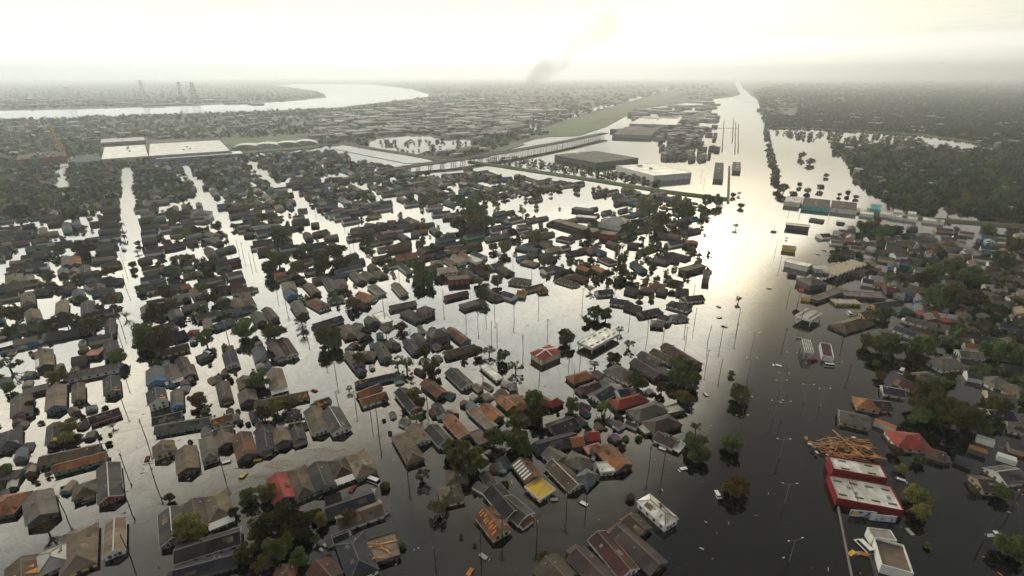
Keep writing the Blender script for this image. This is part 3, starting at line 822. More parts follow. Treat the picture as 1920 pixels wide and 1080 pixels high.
def oil_mat():
    m = bpy.data.materials.new('oil_sheen'); m.use_nodes = True; t = m.node_tree; b = t.nodes['Principled BSDF']; b.inputs['Base Color'].default_value = (.16, .075, .04, 1); b.inputs['Roughness'].default_value = .12
    co = NN('ShaderNodeTexCoord', t); mp = NN('ShaderNodeMapping', t); mp.inputs['Scale'].default_value = (.05, .25, 1); mp.inputs['Rotation'].default_value = (0, 0, R(-25)); link(co.outputs['Object'], mp.inputs[0], t)
    n = NN('ShaderNodeTexNoise', t); n.inputs['Scale'].default_value = 1.2; n.inputs['Detail'].default_value = 6; n.inputs['Distortion'].default_value = 1.0; link(mp.outputs[0], n.inputs['Vector'], t)
    link(mth('MULTIPLY', sstep(n.outputs[0], .48, .66, t), .65, nt_=t), b.inputs['Alpha'], t); return m
M_oil = oil_mat()
sheet('oil_slick', [(440, 912), (470, 888), (520, 860), (570, 843), (640, 836), (655, 844), (600, 856), (540, 876), (490, 900), (450, 922)], .02, M_oil, 'stuff')

# ------------------------------------------------------------------ house builder
LAND = []           # things with a hand-written label that other labels lean on: (short name, px, py)
AUTO = []           # things to be labelled from their look and their neighbours: (object, description, kind word, px, py)
def slab(mb, pts, th, m=0):
    n = (Vector(pts[1]) - Vector(pts[0])).cross(Vector(pts[2]) - Vector(pts[0])).normalized()
    if n.z < 0: pts = pts[::-1]; n = -n
    k = len(pts); vs = [Vector(p) for p in pts] + [Vector(p) - n * th for p in pts]
    return mb.add(vs, [tuple(range(k)), tuple(range(2 * k - 1, k - 1, -1))] + [(i, k + i, k + (i + 1) % k, (i + 1) % k) for i in range(k)], m)
def window_mesh(name, w, h, mf):
    mb = MB(); mb.box(-w / 2 - .12, w / 2 + .12, -.10, .03, -h / 2 - .12, h / 2 + .12, 0); mb.box(-w / 2, w / 2, -.13, -.10, -h / 2, h / 2, 1)
    mb.box(-w / 2, w / 2, -.16, -.13, -.04, .04, 0)
    return mb.mesh(name, [mf, M_pane])
WIN_W, WIN_D = window_mesh('window', 1.0, 1.25, M_trim), window_mesh('window', 1.0, 1.25, M_trimd)
DOOR = MB().box(-.5, .5, -.12, .02, -1.2, 1.0, 0).mesh('door', [M_trimd])
VENT = MB().box(-.22, .22, -.22, .22, -.2, .45).mesh('roof_vent', [M_metal])
CHIM = MB().box(-.35, .35, -.35, .35, -.8, 1.0).box(-.42, .42, -.42, .42, 1.0, 1.12).mesh('chimney', [ROOF['br']])
def roof_z(x, y, T, L, Wd, ov, eave, rise):
    """Height of the roof surface above local point (x, y)."""
    if T == 'f': return eave + .3
    hw = Wd / 2 + ov
    z = 1 - abs(y) / hw
    if T == 'h':
        hl = L / 2 + ov
        z = min(z, (hl - abs(x)) / hw) if L >= Wd else min((hl - abs(x)) / hl, (hw - abs(y)) / hl)
    return eave + rise * max(0, z) + .05
def build_house(P1, P2, Wd, T, rk, wk, opts, near, eave, lab_flag=False):
    rise = Wd * (.25 if T == 'g' else .23 if T == 'h' else 0)
    if eave is None: eave = random.uniform(1.45, 2.05)
    mid = (P1 + P2) / 2; d = P2 - P1; L = max(5.5, min(62, d.length)); a = math.atan2(d.y, d.x)
    root = thing('house', 'house', (mid.x, mid.y, 0), a, group='flooded houses')
    ov = .45; hl, hw = L / 2 - ov, Wd / 2 - ov                     # walls
    w = MB(); rm, wm = ROOF[rk], WALL[wk]
    if T == 'g':
        zt = eave + rise * (hw / (hw + ov))
        w.add([(-hl,-hw,-1.2),(hl,-hw,-1.2),(hl,hw,-1.2),(-hl,hw,-1.2),(-hl,-hw,eave),(hl,-hw,eave),(hl,hw,eave),(-hl,hw,eave),(-hl,0,zt+eave-eave),(hl,0,zt)],
              [(0,1,5,4),(2,3,7,6),(1,2,6,9,5),(3,0,4,8,7)])
    else: w.box(-hl, hl, -hw, hw, -1.2, eave - .02)
    w.build('wall', wm, root)
    r = MB(); zo = eave - rise * ov / (hw + ov) * 0
    if T == 'g':
        for s in (-1, 1):
            slab(r, [(-L/2, 0, eave + rise), (L/2, 0, eave + rise), (L/2, s * Wd/2, eave), (-L/2, s * Wd/2, eave)], .2)
    elif T == 'h':
        k = max(0.01, (L - Wd) / 2) if L >= Wd else 0.01
        ky = max(0.0, (Wd - L) / 2) if L < Wd else 0.0
        b4 = [(-L/2,-Wd/2,eave),(L/2,-Wd/2,eave),(L/2,Wd/2,eave),(-L/2,Wd/2,eave)]
        if L >= Wd: t2 = [(-k,0,eave+rise),(k,0,eave+rise)]; fs = [(0,1,5,4),(1,2,5),(2,3,4,5),(3,0,4)]
        else: t2 = [(0,-ky,eave+rise),(0,ky,eave+rise)]; fs = [(0,1,4),(1,2,5,4),(2,3,5),(3,0,4,5)]
        lo = [(x, y, eave - .18) for x, y, _ in b4]
        r.add(b4 + t2 + lo, fs + [(9,8,7,6),(6,7,1,0),(7,8,2,1),(8,9,3,2),(9,6,0,3)])
    else:
        r.box(-L/2 + .25, L/2 - .25, -Wd/2 + .25, Wd/2 - .25, eave, eave + .3)
    ro = r.build('roof', rm, root)
    pale = 'tr' in opts or wk == 'w'
    if T == 'f':
        p = MB(); t = .25
        for x0, x1, y0, y1 in ((-L/2, L/2, -Wd/2, -Wd/2 + t), (-L/2, L/2, Wd/2 - t, Wd/2), (-L/2, -L/2 + t, -Wd/2 + t, Wd/2 - t), (L/2 - t, L/2, -Wd/2 + t, Wd/2 - t)):
            p.box(x0, x1, y0, y1, eave - .35, eave + .55)
        p.build('parapet', M_trim if wk in 'wc' else wm, root)
    elif near:
        c = MB(); rt = M_trim if 'tr' in opts else M_trimd
        if T == 'g': c.bar((-L/2, 0, eave + rise + .03), (L/2, 0, eave + rise + .03), .38, .1)
        else:
            pts = t2; c.bar(Vector(pts[0]) + Vector((0, 0, .03)), Vector(pts[1]) + Vector((0.02, 0, .03)), .35, .1)
            for q in b4:
                e = min(pts, key=lambda e: (Vector(e) - Vector(q)).length); c.bar(Vector(q) + Vector((0, 0, .04)), Vector(e) + Vector((0, 0, .04)), .3, .08)
        c.build('ridge_cap', rt, root)
        if T == 'g':
            e = MB()
            for x in (-L/2 - .03, L/2 + .03):
                for s in (-1, 1): e.bar((x, 0, eave + rise - .08), (x, s * Wd/2, eave - .08), .10, .3)
            for s in (-1, 1): e.bar((-L/2, s * (Wd/2 + .05), eave - .1), (L/2, s * (Wd/2 + .05), eave - .1), .1, .22)
            e.build('eave_board', M_trim if pale else M_trimd, root)
    ca, sa = math.cos(a), math.sin(a)
    def faces(nx, ny): return (nx * ca - ny * sa) * -mid.x + (nx * sa + ny * ca) * -mid.y > 0
    if near:
        wmsh = WIN_W if pale or wk in 'nbrq' else WIN_D
        zc = min(eave - .78, 1.25)
        floors = [zc] if eave < 4 else [1.0, eave - 1.2]
        for z in floors:
            for s in (-1, 1):
                if faces(0, s):
                    n = max(2, int(L / 3.4))
                    for i in range(n):
                        put('window', wmsh, root, (-hl + (i + .5) * 2 * hl / n, s * hw, z), (0, 0, 0 if s < 0 else math.pi))
                if faces(s, 0):
                    n = 2 if Wd < 10 else 3
                    for i in range(n):
                        put('window', wmsh, root, (s * hl, -hw + (i + .5) * 2 * hw / n, z), (0, 0, math.pi / 2 * (1 if s > 0 else -1)))
        if faces(1, 0): put('door', DOOR, root, (hl, 0.1, .45), (0, 0, math.pi / 2))
        else: put('door', DOOR, root, (-hl, 0.1, .45), (0, 0, -math.pi / 2))
        for k in range(random.choice((0, 1, 1, 2)) if 'vr' not in opts else 3):
            x = random.uniform(-.35, .35) * L; y = random.choice((-1, 1)) * random.uniform(.08, .3) * Wd
            if 'vr' in opts: x = (k - 1) * L * .22; y = -.2 * Wd
            put('roof_vent', VENT, root, (x, y, roof_z(x, y, T, L, Wd, 0, eave, rise)))
        if T != 'f' and random.random() < .15:
            x = random.uniform(-.3, .3) * L; y = Wd * .12; put('chimney', CHIM, root, (x, y, roof_z(x, y, T, L, Wd, 0, eave, rise)))
        if T != 'f' and Wd >= 7 and random.random() < .8 and 'pw' not in opts:
            for _ in range(random.randint(1, 5)):                     # mismatched shingle patches
                x0 = random.uniform(-.38, .3) * L; s = random.choice((-1, 1)); y0 = random.uniform(.06, .25) * Wd; lx, ly = random.uniform(.8, 3.6), random.uniform(.7, 2.0)
                q = MB(); slab(q, [(x, s * y, roof_z(x, y, T, L, Wd, 0, eave, rise) + .02) for x, y in ((x0, y0), (x0 + lx, y0), (x0 + lx, y0 + ly), (x0, y0 + ly))], .05)
                q.build('roof_patch', ROOF[random.choice(('ch', 'br', 'gr', 'tn', 'ol'))], ro)
    if T != 'f' and near and 'pw' not in opts and not lab_flag and random.random() < .55:      # rear additions and front porches
        end = random.choice((-1, 1)); q = MB(); dpt = random.uniform(1.8, 3.4); wd2 = Wd * random.uniform(.4, .9) / 2; yo = random.uniform(-.5, .5) * (Wd / 2 - wd2); x0 = end * (L/2 - ov); x1 = end * (L/2 - ov + dpt)
        slab(q, [(x0, yo - wd2, eave + .12), (x1, yo - wd2, eave - .45), (x1, yo + wd2, eave - .45), (x0, yo + wd2, eave + .12)], .12); q.build('annex_roof', random.choice((rm, rm, ROOF['gr'], ROOF['ru'], ROOF['lg'], ROOF['ch'])), root)
        MB().box(min(x0, x1 - end * .25), max(x0, x1 - end * .25), yo - wd2 + .2, yo + wd2 - .2, -1.2, eave - .55).build('annex_wall', wm, root)
    sgn = -1 if faces(0, -1) else 1                                    # the slope that looks at the camera
    def patch(nm, x0, x1, f0, f1, m, s=sgn, lift=.08):
        q = MB(); slab(q, [(x, s * y * Wd / 2, roof_z(x, y * Wd / 2, T, L, Wd, 0, eave, rise) + lift) for x, y in (((x0, f1), (x1, f1), ((x0 + x1) / 2 + (x1 - x0) * .3, f0)) if nm == 'torn_patch' else ((x0, f0), (x1, f0), (x1, f1), (x0, f1)))], .05)
        return q.build(nm, m, ro)
    e1 = L / 2 if faces(1, 0) else -L / 2; es = 1 if e1 > 0 else -1
    if 'to' in opts: patch('torn_patch', e1 - es * 3.2, e1 - es * .5, .1, .8, M_ply); patch('torn_patch', e1 - es * 5.2, e1 - es * 3.6, .3, .6, M_ply)
    if 'ty' in opts: patch('yellow_board', e1 - es * 3, e1 - es * .6, .15, .9, M_tarpy)
    if 'tb' in opts: patch('blue_tarp', e1 - es * 2.4, e1 - es * .3, .1, .95, M_tarpb); patch('blue_tarp', e1 - es * 1.8, e1 - es * .3, .1, .95, M_tarpb, -sgn)
    if 'tw' in opts: patch('white_sheet', -es * 1, e1 - es * 2.5, .55, .98, M_white, -sgn)
    if 'ws' in opts:
        for i in range(6): patch('white_bar', -L/2 + 1 + i * (L - 2) / 6, -L/2 + 1.9 + i * (L - 2) / 6, .1, .95, M_white)
    if 'rs' in opts:
        for i in range(9):
            x = -L/2 + .6 + i * (L - 1.5) / 9; f = random.uniform(.05, .4); patch('rust_strip', x, x + random.uniform(.3, .8), f, f + random.uniform(.3, .5), M_ply)
    if 'rag' in opts:
        for i in range(13):
            x, y = random.uniform(-.42, .42) * L, random.uniform(-.42, .42) * Wd; q = random.uniform(0, 3.14); l = random.uniform(1, 3)
            MB().bar((x - l * math.cos(q), y - l * math.sin(q), eave + .45), (x + l * math.cos(q), y + l * math.sin(q), eave + .5 + random.uniform(0, .5)), .5, .08).build('torn_board', M_wood, ro)
    if 'wb' in opts:
        MB().box(-hl, hl, sgn * hw - .06 if sgn > 0 else sgn * hw - .04, sgn * hw + .06 if sgn > 0 else sgn * hw + .04, .2, .5).build('white_band', M_white, root)
    if 'pw' in opts:
        q = MB(); x0, x1 = e1, e1 + es * 3.0
        slab(q, [(x0, -Wd * .5, eave + .25), (x1, -Wd * .5, eave - .25), (x1, Wd * .5, eave - .25), (x0, Wd * .5, eave + .25)], .12); q.build('porch_roof', M_white, root)
        for y in (-.45, -.15, .15, .45): MB().box(x1 - es * .3 - .08, x1 - es * .3 + .08, y * Wd - .08, y * Wd + .08, -1, eave - .25).build('porch_post', M_white, root)
    return root
houses = []
ox = oy = 0; sc = 1
for ln in HOUSES.strip().split('\n'):
    if ln.startswith('@'):
        _, a, b, c = ln.split(); ox, oy, sc = int(a), int(b), int(c); continue
    data, _, lab = ln.partition('|'); t = data.split()
    x1, y1, x2, y2 = [float(v) / sc for v in t[:4]]
    houses.append((x1 + ox, y1 + oy, x2 + ox, y2 + oy, float(t[4]) * (.84 if 10 <= float(t[4]) < 20 else .91), t[5], t[6], t[7], t[8:], lab.strip()))
def h_frame(h):
    x1, y1, x2, y2, Wd, T, rk, wk, opts, lab = h
    eave = next((float(o[1:]) for o in opts if o[0] == 'e'), None)
    z = (eave or 1.75) + (Wd * .27 if T == 'g' else Wd * .12 if T == 'h' else .4)
    return G(x1, y1, z), G(x2, y2, z), eave
OCC = []                                                               # taken ground: (x, y, radius)
info = []
for h in houses:
    P1, P2, eave = h_frame(h); m = (P1 + P2) / 2
    clash = any((m - q).length < (min((P2-P1).length, l) * .30 + 2.0) for q, l in info) and not h[9]
    if not clash: info.append((m, (P2 - P1).length))
    h_px = (h[0] + h[2]) / 2, (h[1] + h[3]) / 2
    size = (P2 - P1).length * h[4] / (mpp(*h_px) ** 2)
    OCC.append((m.x, m.y, max((P2 - P1).length, h[4]) / 2))
    houses[houses.index(h)] = h + (P1, P2, eave, h_px, size, clash)
live = [h for h in houses if not h[15]]
live.sort(key=lambda h: (h[9] == '', -h[14]))
N_HOUSE = 300
for h in live[:N_HOUSE]:
    x1, y1, x2, y2, Wd, T, rk, wk, opts, lab, P1, P2, eave, hp, size, clash = h
    o = build_house(P1, P2, Wd, T, rk, wk, opts, hp[1] > 500, eave, bool(lab))
    tn = {'g': 'gabled', 'h': 'hip-roofed', 'f': 'flat-roofed'}[T]
    if lab:
        full, _, short = lab.partition(';'); o['label'] = full.strip(); LAND.append((short.strip(), *hp))
    else: AUTO.append((o, f"{RCOL[rk][0]} {tn} house" + (f", {WCOL[wk][0]} walls" if wk in 'wnbryqc' else ''), *hp))
print('houses', len(live), 'clashing', sum(h[15] for h in houses), 'as mass', max(0, len(live) - N_HOUSE))

# ------------------------------------------------------------------ large flat buildings given by three roof corners (front left, front right, back left)
def quad_frame(A, B_, D, e):
    a, b, d = G(*A, e), G(*B_, e), G(*D, e)
    if (d - a).length > (b - a).length: b, d = d, b
    X = (b - a); L = X.length; X.normalize(); Y = Vector((-X.y, X.x, 0))
    if Y.dot(d - a) < 0: Y = -Y
    Wd = abs((d - a).dot(Y)); return a, X, Y, L, Wd
def flat_building(name, cat, A, B_, D, e, rk, wk, label=None, short=None, group=None, posts=False, low=-1.0, skylights=0, parapet=.6, root=None):
    a, X, Y, L, Wd = quad_frame(A, B_, D, e)
    c = a + X * L / 2 + Y * Wd / 2; ang = math.atan2(X.y, X.x); f = 1 if X.x * Y.y - X.y * Y.x > 0 else -1
    own = root is None
    if own: root = thing(name, cat, (c.x, c.y, 0), ang, label, group)
    M = Matrix.Rotation(-root.rotation_euler.z, 3, 'Z'); cc = M @ (Vector((c.x, c.y, 0)) - root.location); q = ang - root.rotation_euler.z
    def P(n, mb, m): 
        o = mb.build(n, m, root); o.location = (cc.x, cc.y, 0); o.rotation_euler = (0, 0, q); return o
    rm = ROOF[rk] if isinstance(rk, str) else rk; wm = WALL[wk] if isinstance(wk, str) else wk
    if posts:
        P('fascia', MB().box(-L/2, L/2, -Wd/2, Wd/2, e - 1.4, e - .02), wm)
        nx, ny = max(2, int(L / 9)), max(2, int(Wd / 9))
        for i in range(nx):
            for j in range(ny):
                P('post', MB().box(-.2, .2, -.2, .2, -1, e - 1.4), M_white).location = Vector((cc.x, cc.y, 0)) + Matrix.Rotation(q, 3, 'Z') @ Vector((-L/2 + .8 + i * (L - 1.6) / (nx - 1), -Wd/2 + .8 + j * (Wd - 1.6) / (ny - 1), 0))
    else: P('wall', MB().box(-L/2, L/2, -Wd/2, Wd/2, low, e - .02), wm)
    P('roof', MB().box(-L/2 + .3, L/2 - .3, -Wd/2 + .3, Wd/2 - .3, e, e + .12), rm)
    if parapet:
        p = MB(); t = .3
        for x0, x1, y0, y1 in ((-L/2, L/2, -Wd/2, -Wd/2 + t), (-L/2, L/2, Wd/2 - t, Wd/2), (-L/2, -L/2 + t, -Wd/2 + t, Wd/2 - t), (L/2 - t, L/2, -Wd/2 + t, Wd/2 - t)): p.box(x0, x1, y0, y1, e - .03, e + parapet)
        P('parapet', p, wm)
    if L > 14 and Wd > 9 and not posts:
        ns = max(3, min(9, int(L / 7)))
        for i in range(1, ns): P('roof_seam', MB().box(-L/2 + i * L / ns - .12, -L/2 + i * L / ns + .12, -Wd/2 + .5, Wd/2 - .5, e + .12, e + .26), M_trimd if i % 2 else rm)
        ru_ = random.Random(int(L * 10))
        for i in range(3):
            x, y, s_ = ru_.uniform(-.4, .4) * L, ru_.uniform(-.12, .12) * Wd, max(.7, min(2.5, L / 40)); P('roof_unit', MB().box(x - s_, x + s_, y - s_ * .7, y + s_ * .7, e + .1, e + .1 + s_ * .9), M_metal)
    if skylights:
        nx = skylights // 2; me = MB().box(-1.4, 1.4, -.35, .35, 0, .25).mesh('skylight', [M_trimd])
        for i in range(nx):
            for j in (-1, 1):
                o = put('skylight', me, root); v = Matrix.Rotation(q, 3, 'Z') @ Vector((-L/2 + (i + .5) * L / nx, j * Wd * .28, e + .12)); o.location = cc + v; o.rotation_euler = (0, 0, q)
    pc = PX((c.x, c.y, e))
    if own and short: LAND.append((short, *pc))
    return root, L, Wd, q, cc
WH = 'large warehouses'
flat_building('warehouse', 'warehouse', (1155, 311), (1226, 330), (1203, 302), 9, 'wh', 'w', 'large white-roofed warehouse standing in bright floodwater beyond the levee', 'large white-roofed warehouse', WH, skylights=6)
flat_building('warehouse', 'warehouse', (1040, 291), (1118, 306), (1090, 279), 8, 'gr', 'd', 'wide dark flat-roofed warehouse just behind the large white-roofed warehouse', 'wide dark warehouse', WH, skylights=6)
flat_building('warehouse', 'warehouse', (1148, 252), (1215, 261), (1172, 238), 8, 'gr', 'g', 'grey flat warehouse beside the bright canal at the top of the flooded yard', 'grey canal warehouse', WH)
flat_building('warehouse', 'warehouse', (1180, 232), (1262, 242), (1205, 218), 8, 'lg', 'g', 'pale flat warehouse farther up the bright canal', 'pale canal warehouse', WH)
flat_building('shed', 'shed', (1337, 336), (1356, 338), (1341, 305), 4, 'ch', 'd', 'long dark flat shed standing in the bright flooded road', 'long dark road shed', 'sheds in the flooded road')
flat_building('shed', 'shed', (1373, 320), (1389, 322), (1374, 304), 4, 'gr', 'd', 'short grey shed right of the long dark shed in the flooded road', 'short grey road shed', 'sheds in the flooded road')
flat_building('trestle', 'trestle', (1363, 378), (1368, 378), (1366, 311), 1.6, 'br', 'k', 'long narrow brown rail trestle rising out of the bright flooded road', 'brown rail trestle', parapet=0)
for i, (x0, x1, ya, yb) in enumerate(((1353, 1355, 284, 226), (1372, 1374, 268, 222), (1377, 1379, 288, 228), (1383, 1385, 286, 232))):
    flat_building('rail_bank', 'rail bank', (x0, ya), (x1, ya), (x0 + 4 - i, yb), 1.2, 'db', 'k', ('leftmost', 'second from left', 'third from left', 'rightmost')[i] + ' of the four dark rail lines in the bright flooded yard', None, 'rail lines in the flooded yard', parapet=0)
flat_building('factory', 'factory', (190, 299), (278, 293), (196, 276), 9, 'wh', 'c', 'left white-roofed block of the long factory beyond the neighbourhood', 'left white factory block', WH, skylights=8)
flat_building('factory', 'factory', (279, 293), (428, 279), (281, 270), 11, 'wh', 'g', 'widest white-roofed block of the long factory beyond the neighbourhood', 'widest white factory block', WH, skylights=10)
flat_building('factory', 'factory', (292, 299), (456, 288), (292, 293), 7, 'wh', WALL['b'], 'low white factory roof with a pale blue front wall', 'blue fronted factory', WH)
flat_building('factory', 'factory', (188, 268), (272, 263), (190, 261), 8, 'lg', 'g', 'small pale factory roof behind the left white factory block', 'small pale factory roof', WH)
flat_building('factory', 'factory', (140, 305), (187, 300), (142, 292), 8, 'bl', 'g', 'blue grey factory shed left of the long white factory', 'blue grey factory shed', WH)
flat_building('factory', 'factory', (30, 300), (125, 296), (34, 288), 7, 'gr', 'r', 'long reddish factory building near the yellow crane', 'reddish factory building', WH)
M_store_wall = M_red
st, L1, W1, q1, c1 = flat_building('red_store', 'store', (1569, 936), (1695, 960), (1561, 892), 2.8, 'wh', M_store_wall, 'red walled store with two white flat roofs stepping down, in dark water', 'red walled store', skylights=8)
flat_building('', '', (1562, 881), (1664, 899), (1560, 857), 4.5, 'wh', M_store_wall, skylights=4, root=st)
pb, L2, W2, q2, c2 = flat_building('parapet_building', 'building', (1652, 1062), (1710, 1073), (1637, 1010), 2.8, 'br', 'w', 'narrow building with white parapet and stained brown roof at the bottom right', 'white parapet building', parapet=.9)
flat_building('', '', (1637, 1009), (1682, 1015), (1632, 990), 3.6, 'lg', 'w', root=pb, parapet=.3)
flat_building('canopy', 'canopy', (1491, 591), (1522, 601), (1513, 578), 4.6, 'lg', 'w', 'pale ribbed flat canopy on posts standing in dark water right of the road', 'pale ribbed canopy', posts=True, skylights=10, parapet=.25)
flat_building('metal_hall', 'hall', (1082, 641), (1105, 657), (1134, 614), 3.8, 'wh', 'w', 'bright white flat metal roof on posts beside a bushy tree in the pool', 'bright white metal roof', posts=True, skylights=10, parapet=.3)
flat_building('restaurant', 'restaurant', (1542, 668), (1562, 665), (1537, 643), 2.8, 'mr', 'w', 'small maroon flat-roofed restaurant with pale walls alone in dark water', 'small maroon restaurant', skylights=2)
flat_building('shop', 'shop', (1503, 386), (1556, 391), (1507, 371), 4.2, 'br', 'q', 'long shop row with a turquoise front wall behind the right levee', 'turquoise fronted shop', 'shops behind the right levee')
flat_building('shop', 'shop', (1557, 391), (1607, 396), (1560, 376), 4.2, 'br', 'w', 'white walled end of the shop row right of the turquoise front', 'white walled shop', 'shops behind the right levee')
flat_building('shop', 'shop', (1470, 378), (1500, 382), (1476, 368), 5, 'lg', 'w', 'small white shop left of the turquoise fronted shop', 'small white shop', 'shops behind the right levee')
flat_building('shop', 'shop', (1632, 392), (1652, 394), (1634, 383), 5, WALL['q'], 'q', 'small teal block among white trailers behind the right levee', 'small teal block', 'shops behind the right levee')
for i, (x, y, l) in enumerate(((1600, 394, 20), (1612, 400, 26), (1650, 401, 24), (1668, 405, 34), (1690, 408, 30), (1730, 412, 34), (1626, 390, 12), (1676, 397, 16), (1702, 400, 16), (1755, 415, 16))):
    o, *_ = flat_building('trailer', 'trailer', (x, y), (x + l, y + l * .13), (x + 1, y - 4.5), 3.2, 'wh', 'w', group='white trailers behind the right levee', parapet=0)
    AUTO.append((o, 'white trailer behind the right levee', x + l / 2, y))
# red tile pavilion with white cross ridges
a, X, Y, L, Wd = quad_frame((993, 661), (1014, 676), (1030, 646), 4)
c = a + X * L / 2 + Y * Wd / 2
pv = thing('pavilion', 'pavilion', (c.x, c.y, 0), math.atan2(X.y, X.x), 'red square pyramid roof crossed by white ridges in the bright pool'); LAND.append(('red white-ridged pavilion', 1027, 661))
MB().box(-L/2 + .5, L/2 - .5, -Wd/2 + .5, Wd/2 - .5, -1, 3.9).build('wall', WALL['c'], pv)
r = MB(); cs4 = [(-L/2, -Wd/2, 4), (L/2, -Wd/2, 4), (L/2, Wd/2, 4), (-L/2, Wd/2, 4)]
r.add(cs4 + [(0, 0, 5.6)] + [(x, y, 3.7) for x, y, _ in cs4], [(0,1,4),(1,2,4),(2,3,4),(3,0,4),(8,7,6,5),(5,6,1,0),(6,7,2,1),(7,8,3,2),(8,5,0,3)]); r.build('roof', ROOF['rd'], pv)
mids = [((0, -Wd/2, 4.1)), ((L/2, 0, 4.1)), ((0, Wd/2, 4.1)), ((-L/2, 0, 4.1))]
for m_ in mids: MB().bar(m_, (0, 0, 5.75), .7, .25).build('ridge', M_white, pv)
# roofless white grid frame
a, X, Y, L, Wd = quad_frame((1509, 660), (1525, 661), (1503, 636), 5); c = a + X * L / 2 + Y * Wd / 2
gf = thing('bare_canopy', 'canopy', (c.x, c.y, 0), math.atan2(X.y, X.x), 'bare canopy frame of pale grid beams left of the small maroon restaurant'); LAND.append(('bare canopy frame', 1513, 648))
for i in range(4): MB().bar((-L/2 + i * L / 3, -Wd/2, 5), (-L/2 + i * L / 3, Wd/2, 5), .35, .4).build('beam', M_trim, gf)
for j in range(5): MB().bar((-L/2, -Wd/2 + j * Wd / 4, 5.42), (L/2, -Wd/2 + j * Wd / 4, 5.42), .35, .4).build('cross_beam', M_trim, gf)
for sx in (-1, 1):
    for sy in (-1, 1): MB().box(sx * L * .45 - .2, sx * L * .45 + .2, sy * Wd * .45 - .2, sy * Wd * .45 + .2, -1, 4.8).build('post', M_metal, gf)
# pleated white canopy
P1, P2 = G(1557, 511, 5), G(1612, 492, 5); d = P2 - P1; L = d.length; m_ = (P1 + P2) / 2
pc = thing('pleated_canopy', 'canopy', (m_.x, m_.y, 0), math.atan2(d.y, d.x), 'cream pleated zigzag roof canopy at the right shore'); LAND.append(('cream pleated canopy', 1585, 500))
n = 8
for i in range(n):
    x0 = -L/2 + i * L / n; x1 = x0 + L / n; q = MB()
    slab(q, [(x0, -6.5, 4.2), ((x0 + x1) / 2, -6.5, 6.6), ((x0 + x1) / 2, 6.5, 6.6), (x0, 6.5, 4.2)], .15); slab(q, [((x0 + x1) / 2, -6.5, 6.6), (x1, -6.5, 4.2), (x1, 6.5, 4.2), ((x0 + x1) / 2, 6.5, 6.6)], .15)
    q.build('roof_fold', WALL['c'], pc)
for i in range(n + 1):
    for y in (-6, 6): MB().box(-L/2 + i * L / n - .15, -L/2 + i * L / n + .15, y - .15, y + .15, -1, 4.1).build('post', M_metal, pc)
# arched vaults beside the factory
for i, x in enumerate((464, 502, 540, 573)):
    p = G(x, 279 - i * 2.5, 0); r0 = 30; q = MB(); vs = []; ns = 10
    for k in range(ns + 1):
        t = math.pi * k / ns; vs += [(-r0 * math.cos(t), -20, 11 * math.sin(t)), (-r0 * math.cos(t), 20, 11 * math.sin(t))]
    q.add(vs, [(2 * k, 2 * k + 1, 2 * k + 3, 2 * k + 2) for k in range(ns)] + [tuple(range(0, 2 * ns + 2, 2)), tuple(range(2 * ns + 1, 0, -2))])
    o = thing('vaulted_shed', 'vaulted shed', p, R(18), ('leftmost', 'second from left', 'third from left', 'rightmost')[i] + ' of the four pale arched sheds right of the factory', 'pale arched sheds', q.mesh('vaulted_shed', [ROOF['lg']]))
LAND.append(('pale arched sheds', 520, 274))
# viaduct
pts = [(690, 327, .8), (760, 313, 6), (850, 300, 9), (960, 283, 10), (1060, 265, 10), (1135, 249, 10)]
V = [G(x, y, z) for x, y, z in pts]
vd_ = thing('viaduct', 'viaduct', (V[3].x, V[3].y, 0), 0, 'long concrete road viaduct on many piers crossing the flooded canal'); LAND.append(('long road viaduct', 950, 284)); O = Vector((V[3].x, V[3].y, 0))
def strip(w0, w1, z0, z1):
    mb = MB(); vs = []
    for i, p in enumerate(V):
        d = (V[min(i + 1, len(V) - 1)] - V[max(i - 1, 0)]); d.z = 0; d.normalize(); n_ = Vector((-d.y, d.x, 0))
        vs += [p - O + n_ * w0 + Vector((0, 0, z0)), p - O + n_ * w1 + Vector((0, 0, z0)), p - O + n_ * w1 + Vector((0, 0, z1)), p - O + n_ * w0 + Vector((0, 0, z1))]
    fs = [(4*i + k, 4*i + (k + 1) % 4, 4*i + 4 + (k + 1) % 4, 4*i + 4 + k) for i in range(len(V) - 1) for k in range(4)]
    return mb.add(vs, fs)
strip(-9, 9, -1.6, 0).build('deck', M_conc, vd_)
strip(-8.6, 8.6, .004, .05).build('road_surface', mat('asphalt', (.07, .07, .066), var=.2), vd_)
strip(-9.1, -8.7, 0, 1.0).build('parapet', M_conc, vd_); strip(8.7, 9.1, 0, 1.0).build('parapet', M_conc, vd_)
for i in range(1, len(V) - 1):
    a_, b_ = V[i], V[i + 1]; n = max(2, int((b_ - a_).length / 22))
    for k in range(n):
        p = a_.lerp(b_, k / n); d = (b_ - a_); d.z = 0; d.normalize(); s_ = Vector((-d.y, d.x, 0)); q = MB()
        for t in (-6, 0, 6): q.tube(p - O + s_ * t - Vector((0, 0, p.z + 1)), p - O + s_ * t - Vector((0, 0, 2.4)), .8, .8, 6)
        q.bar(p - O + s_ * -8 - Vector((0, 0, 2.0)), p - O + s_ * 8 - Vector((0, 0, 2.0)), 1.4, .8); q.build('pier', M_conc, vd_)
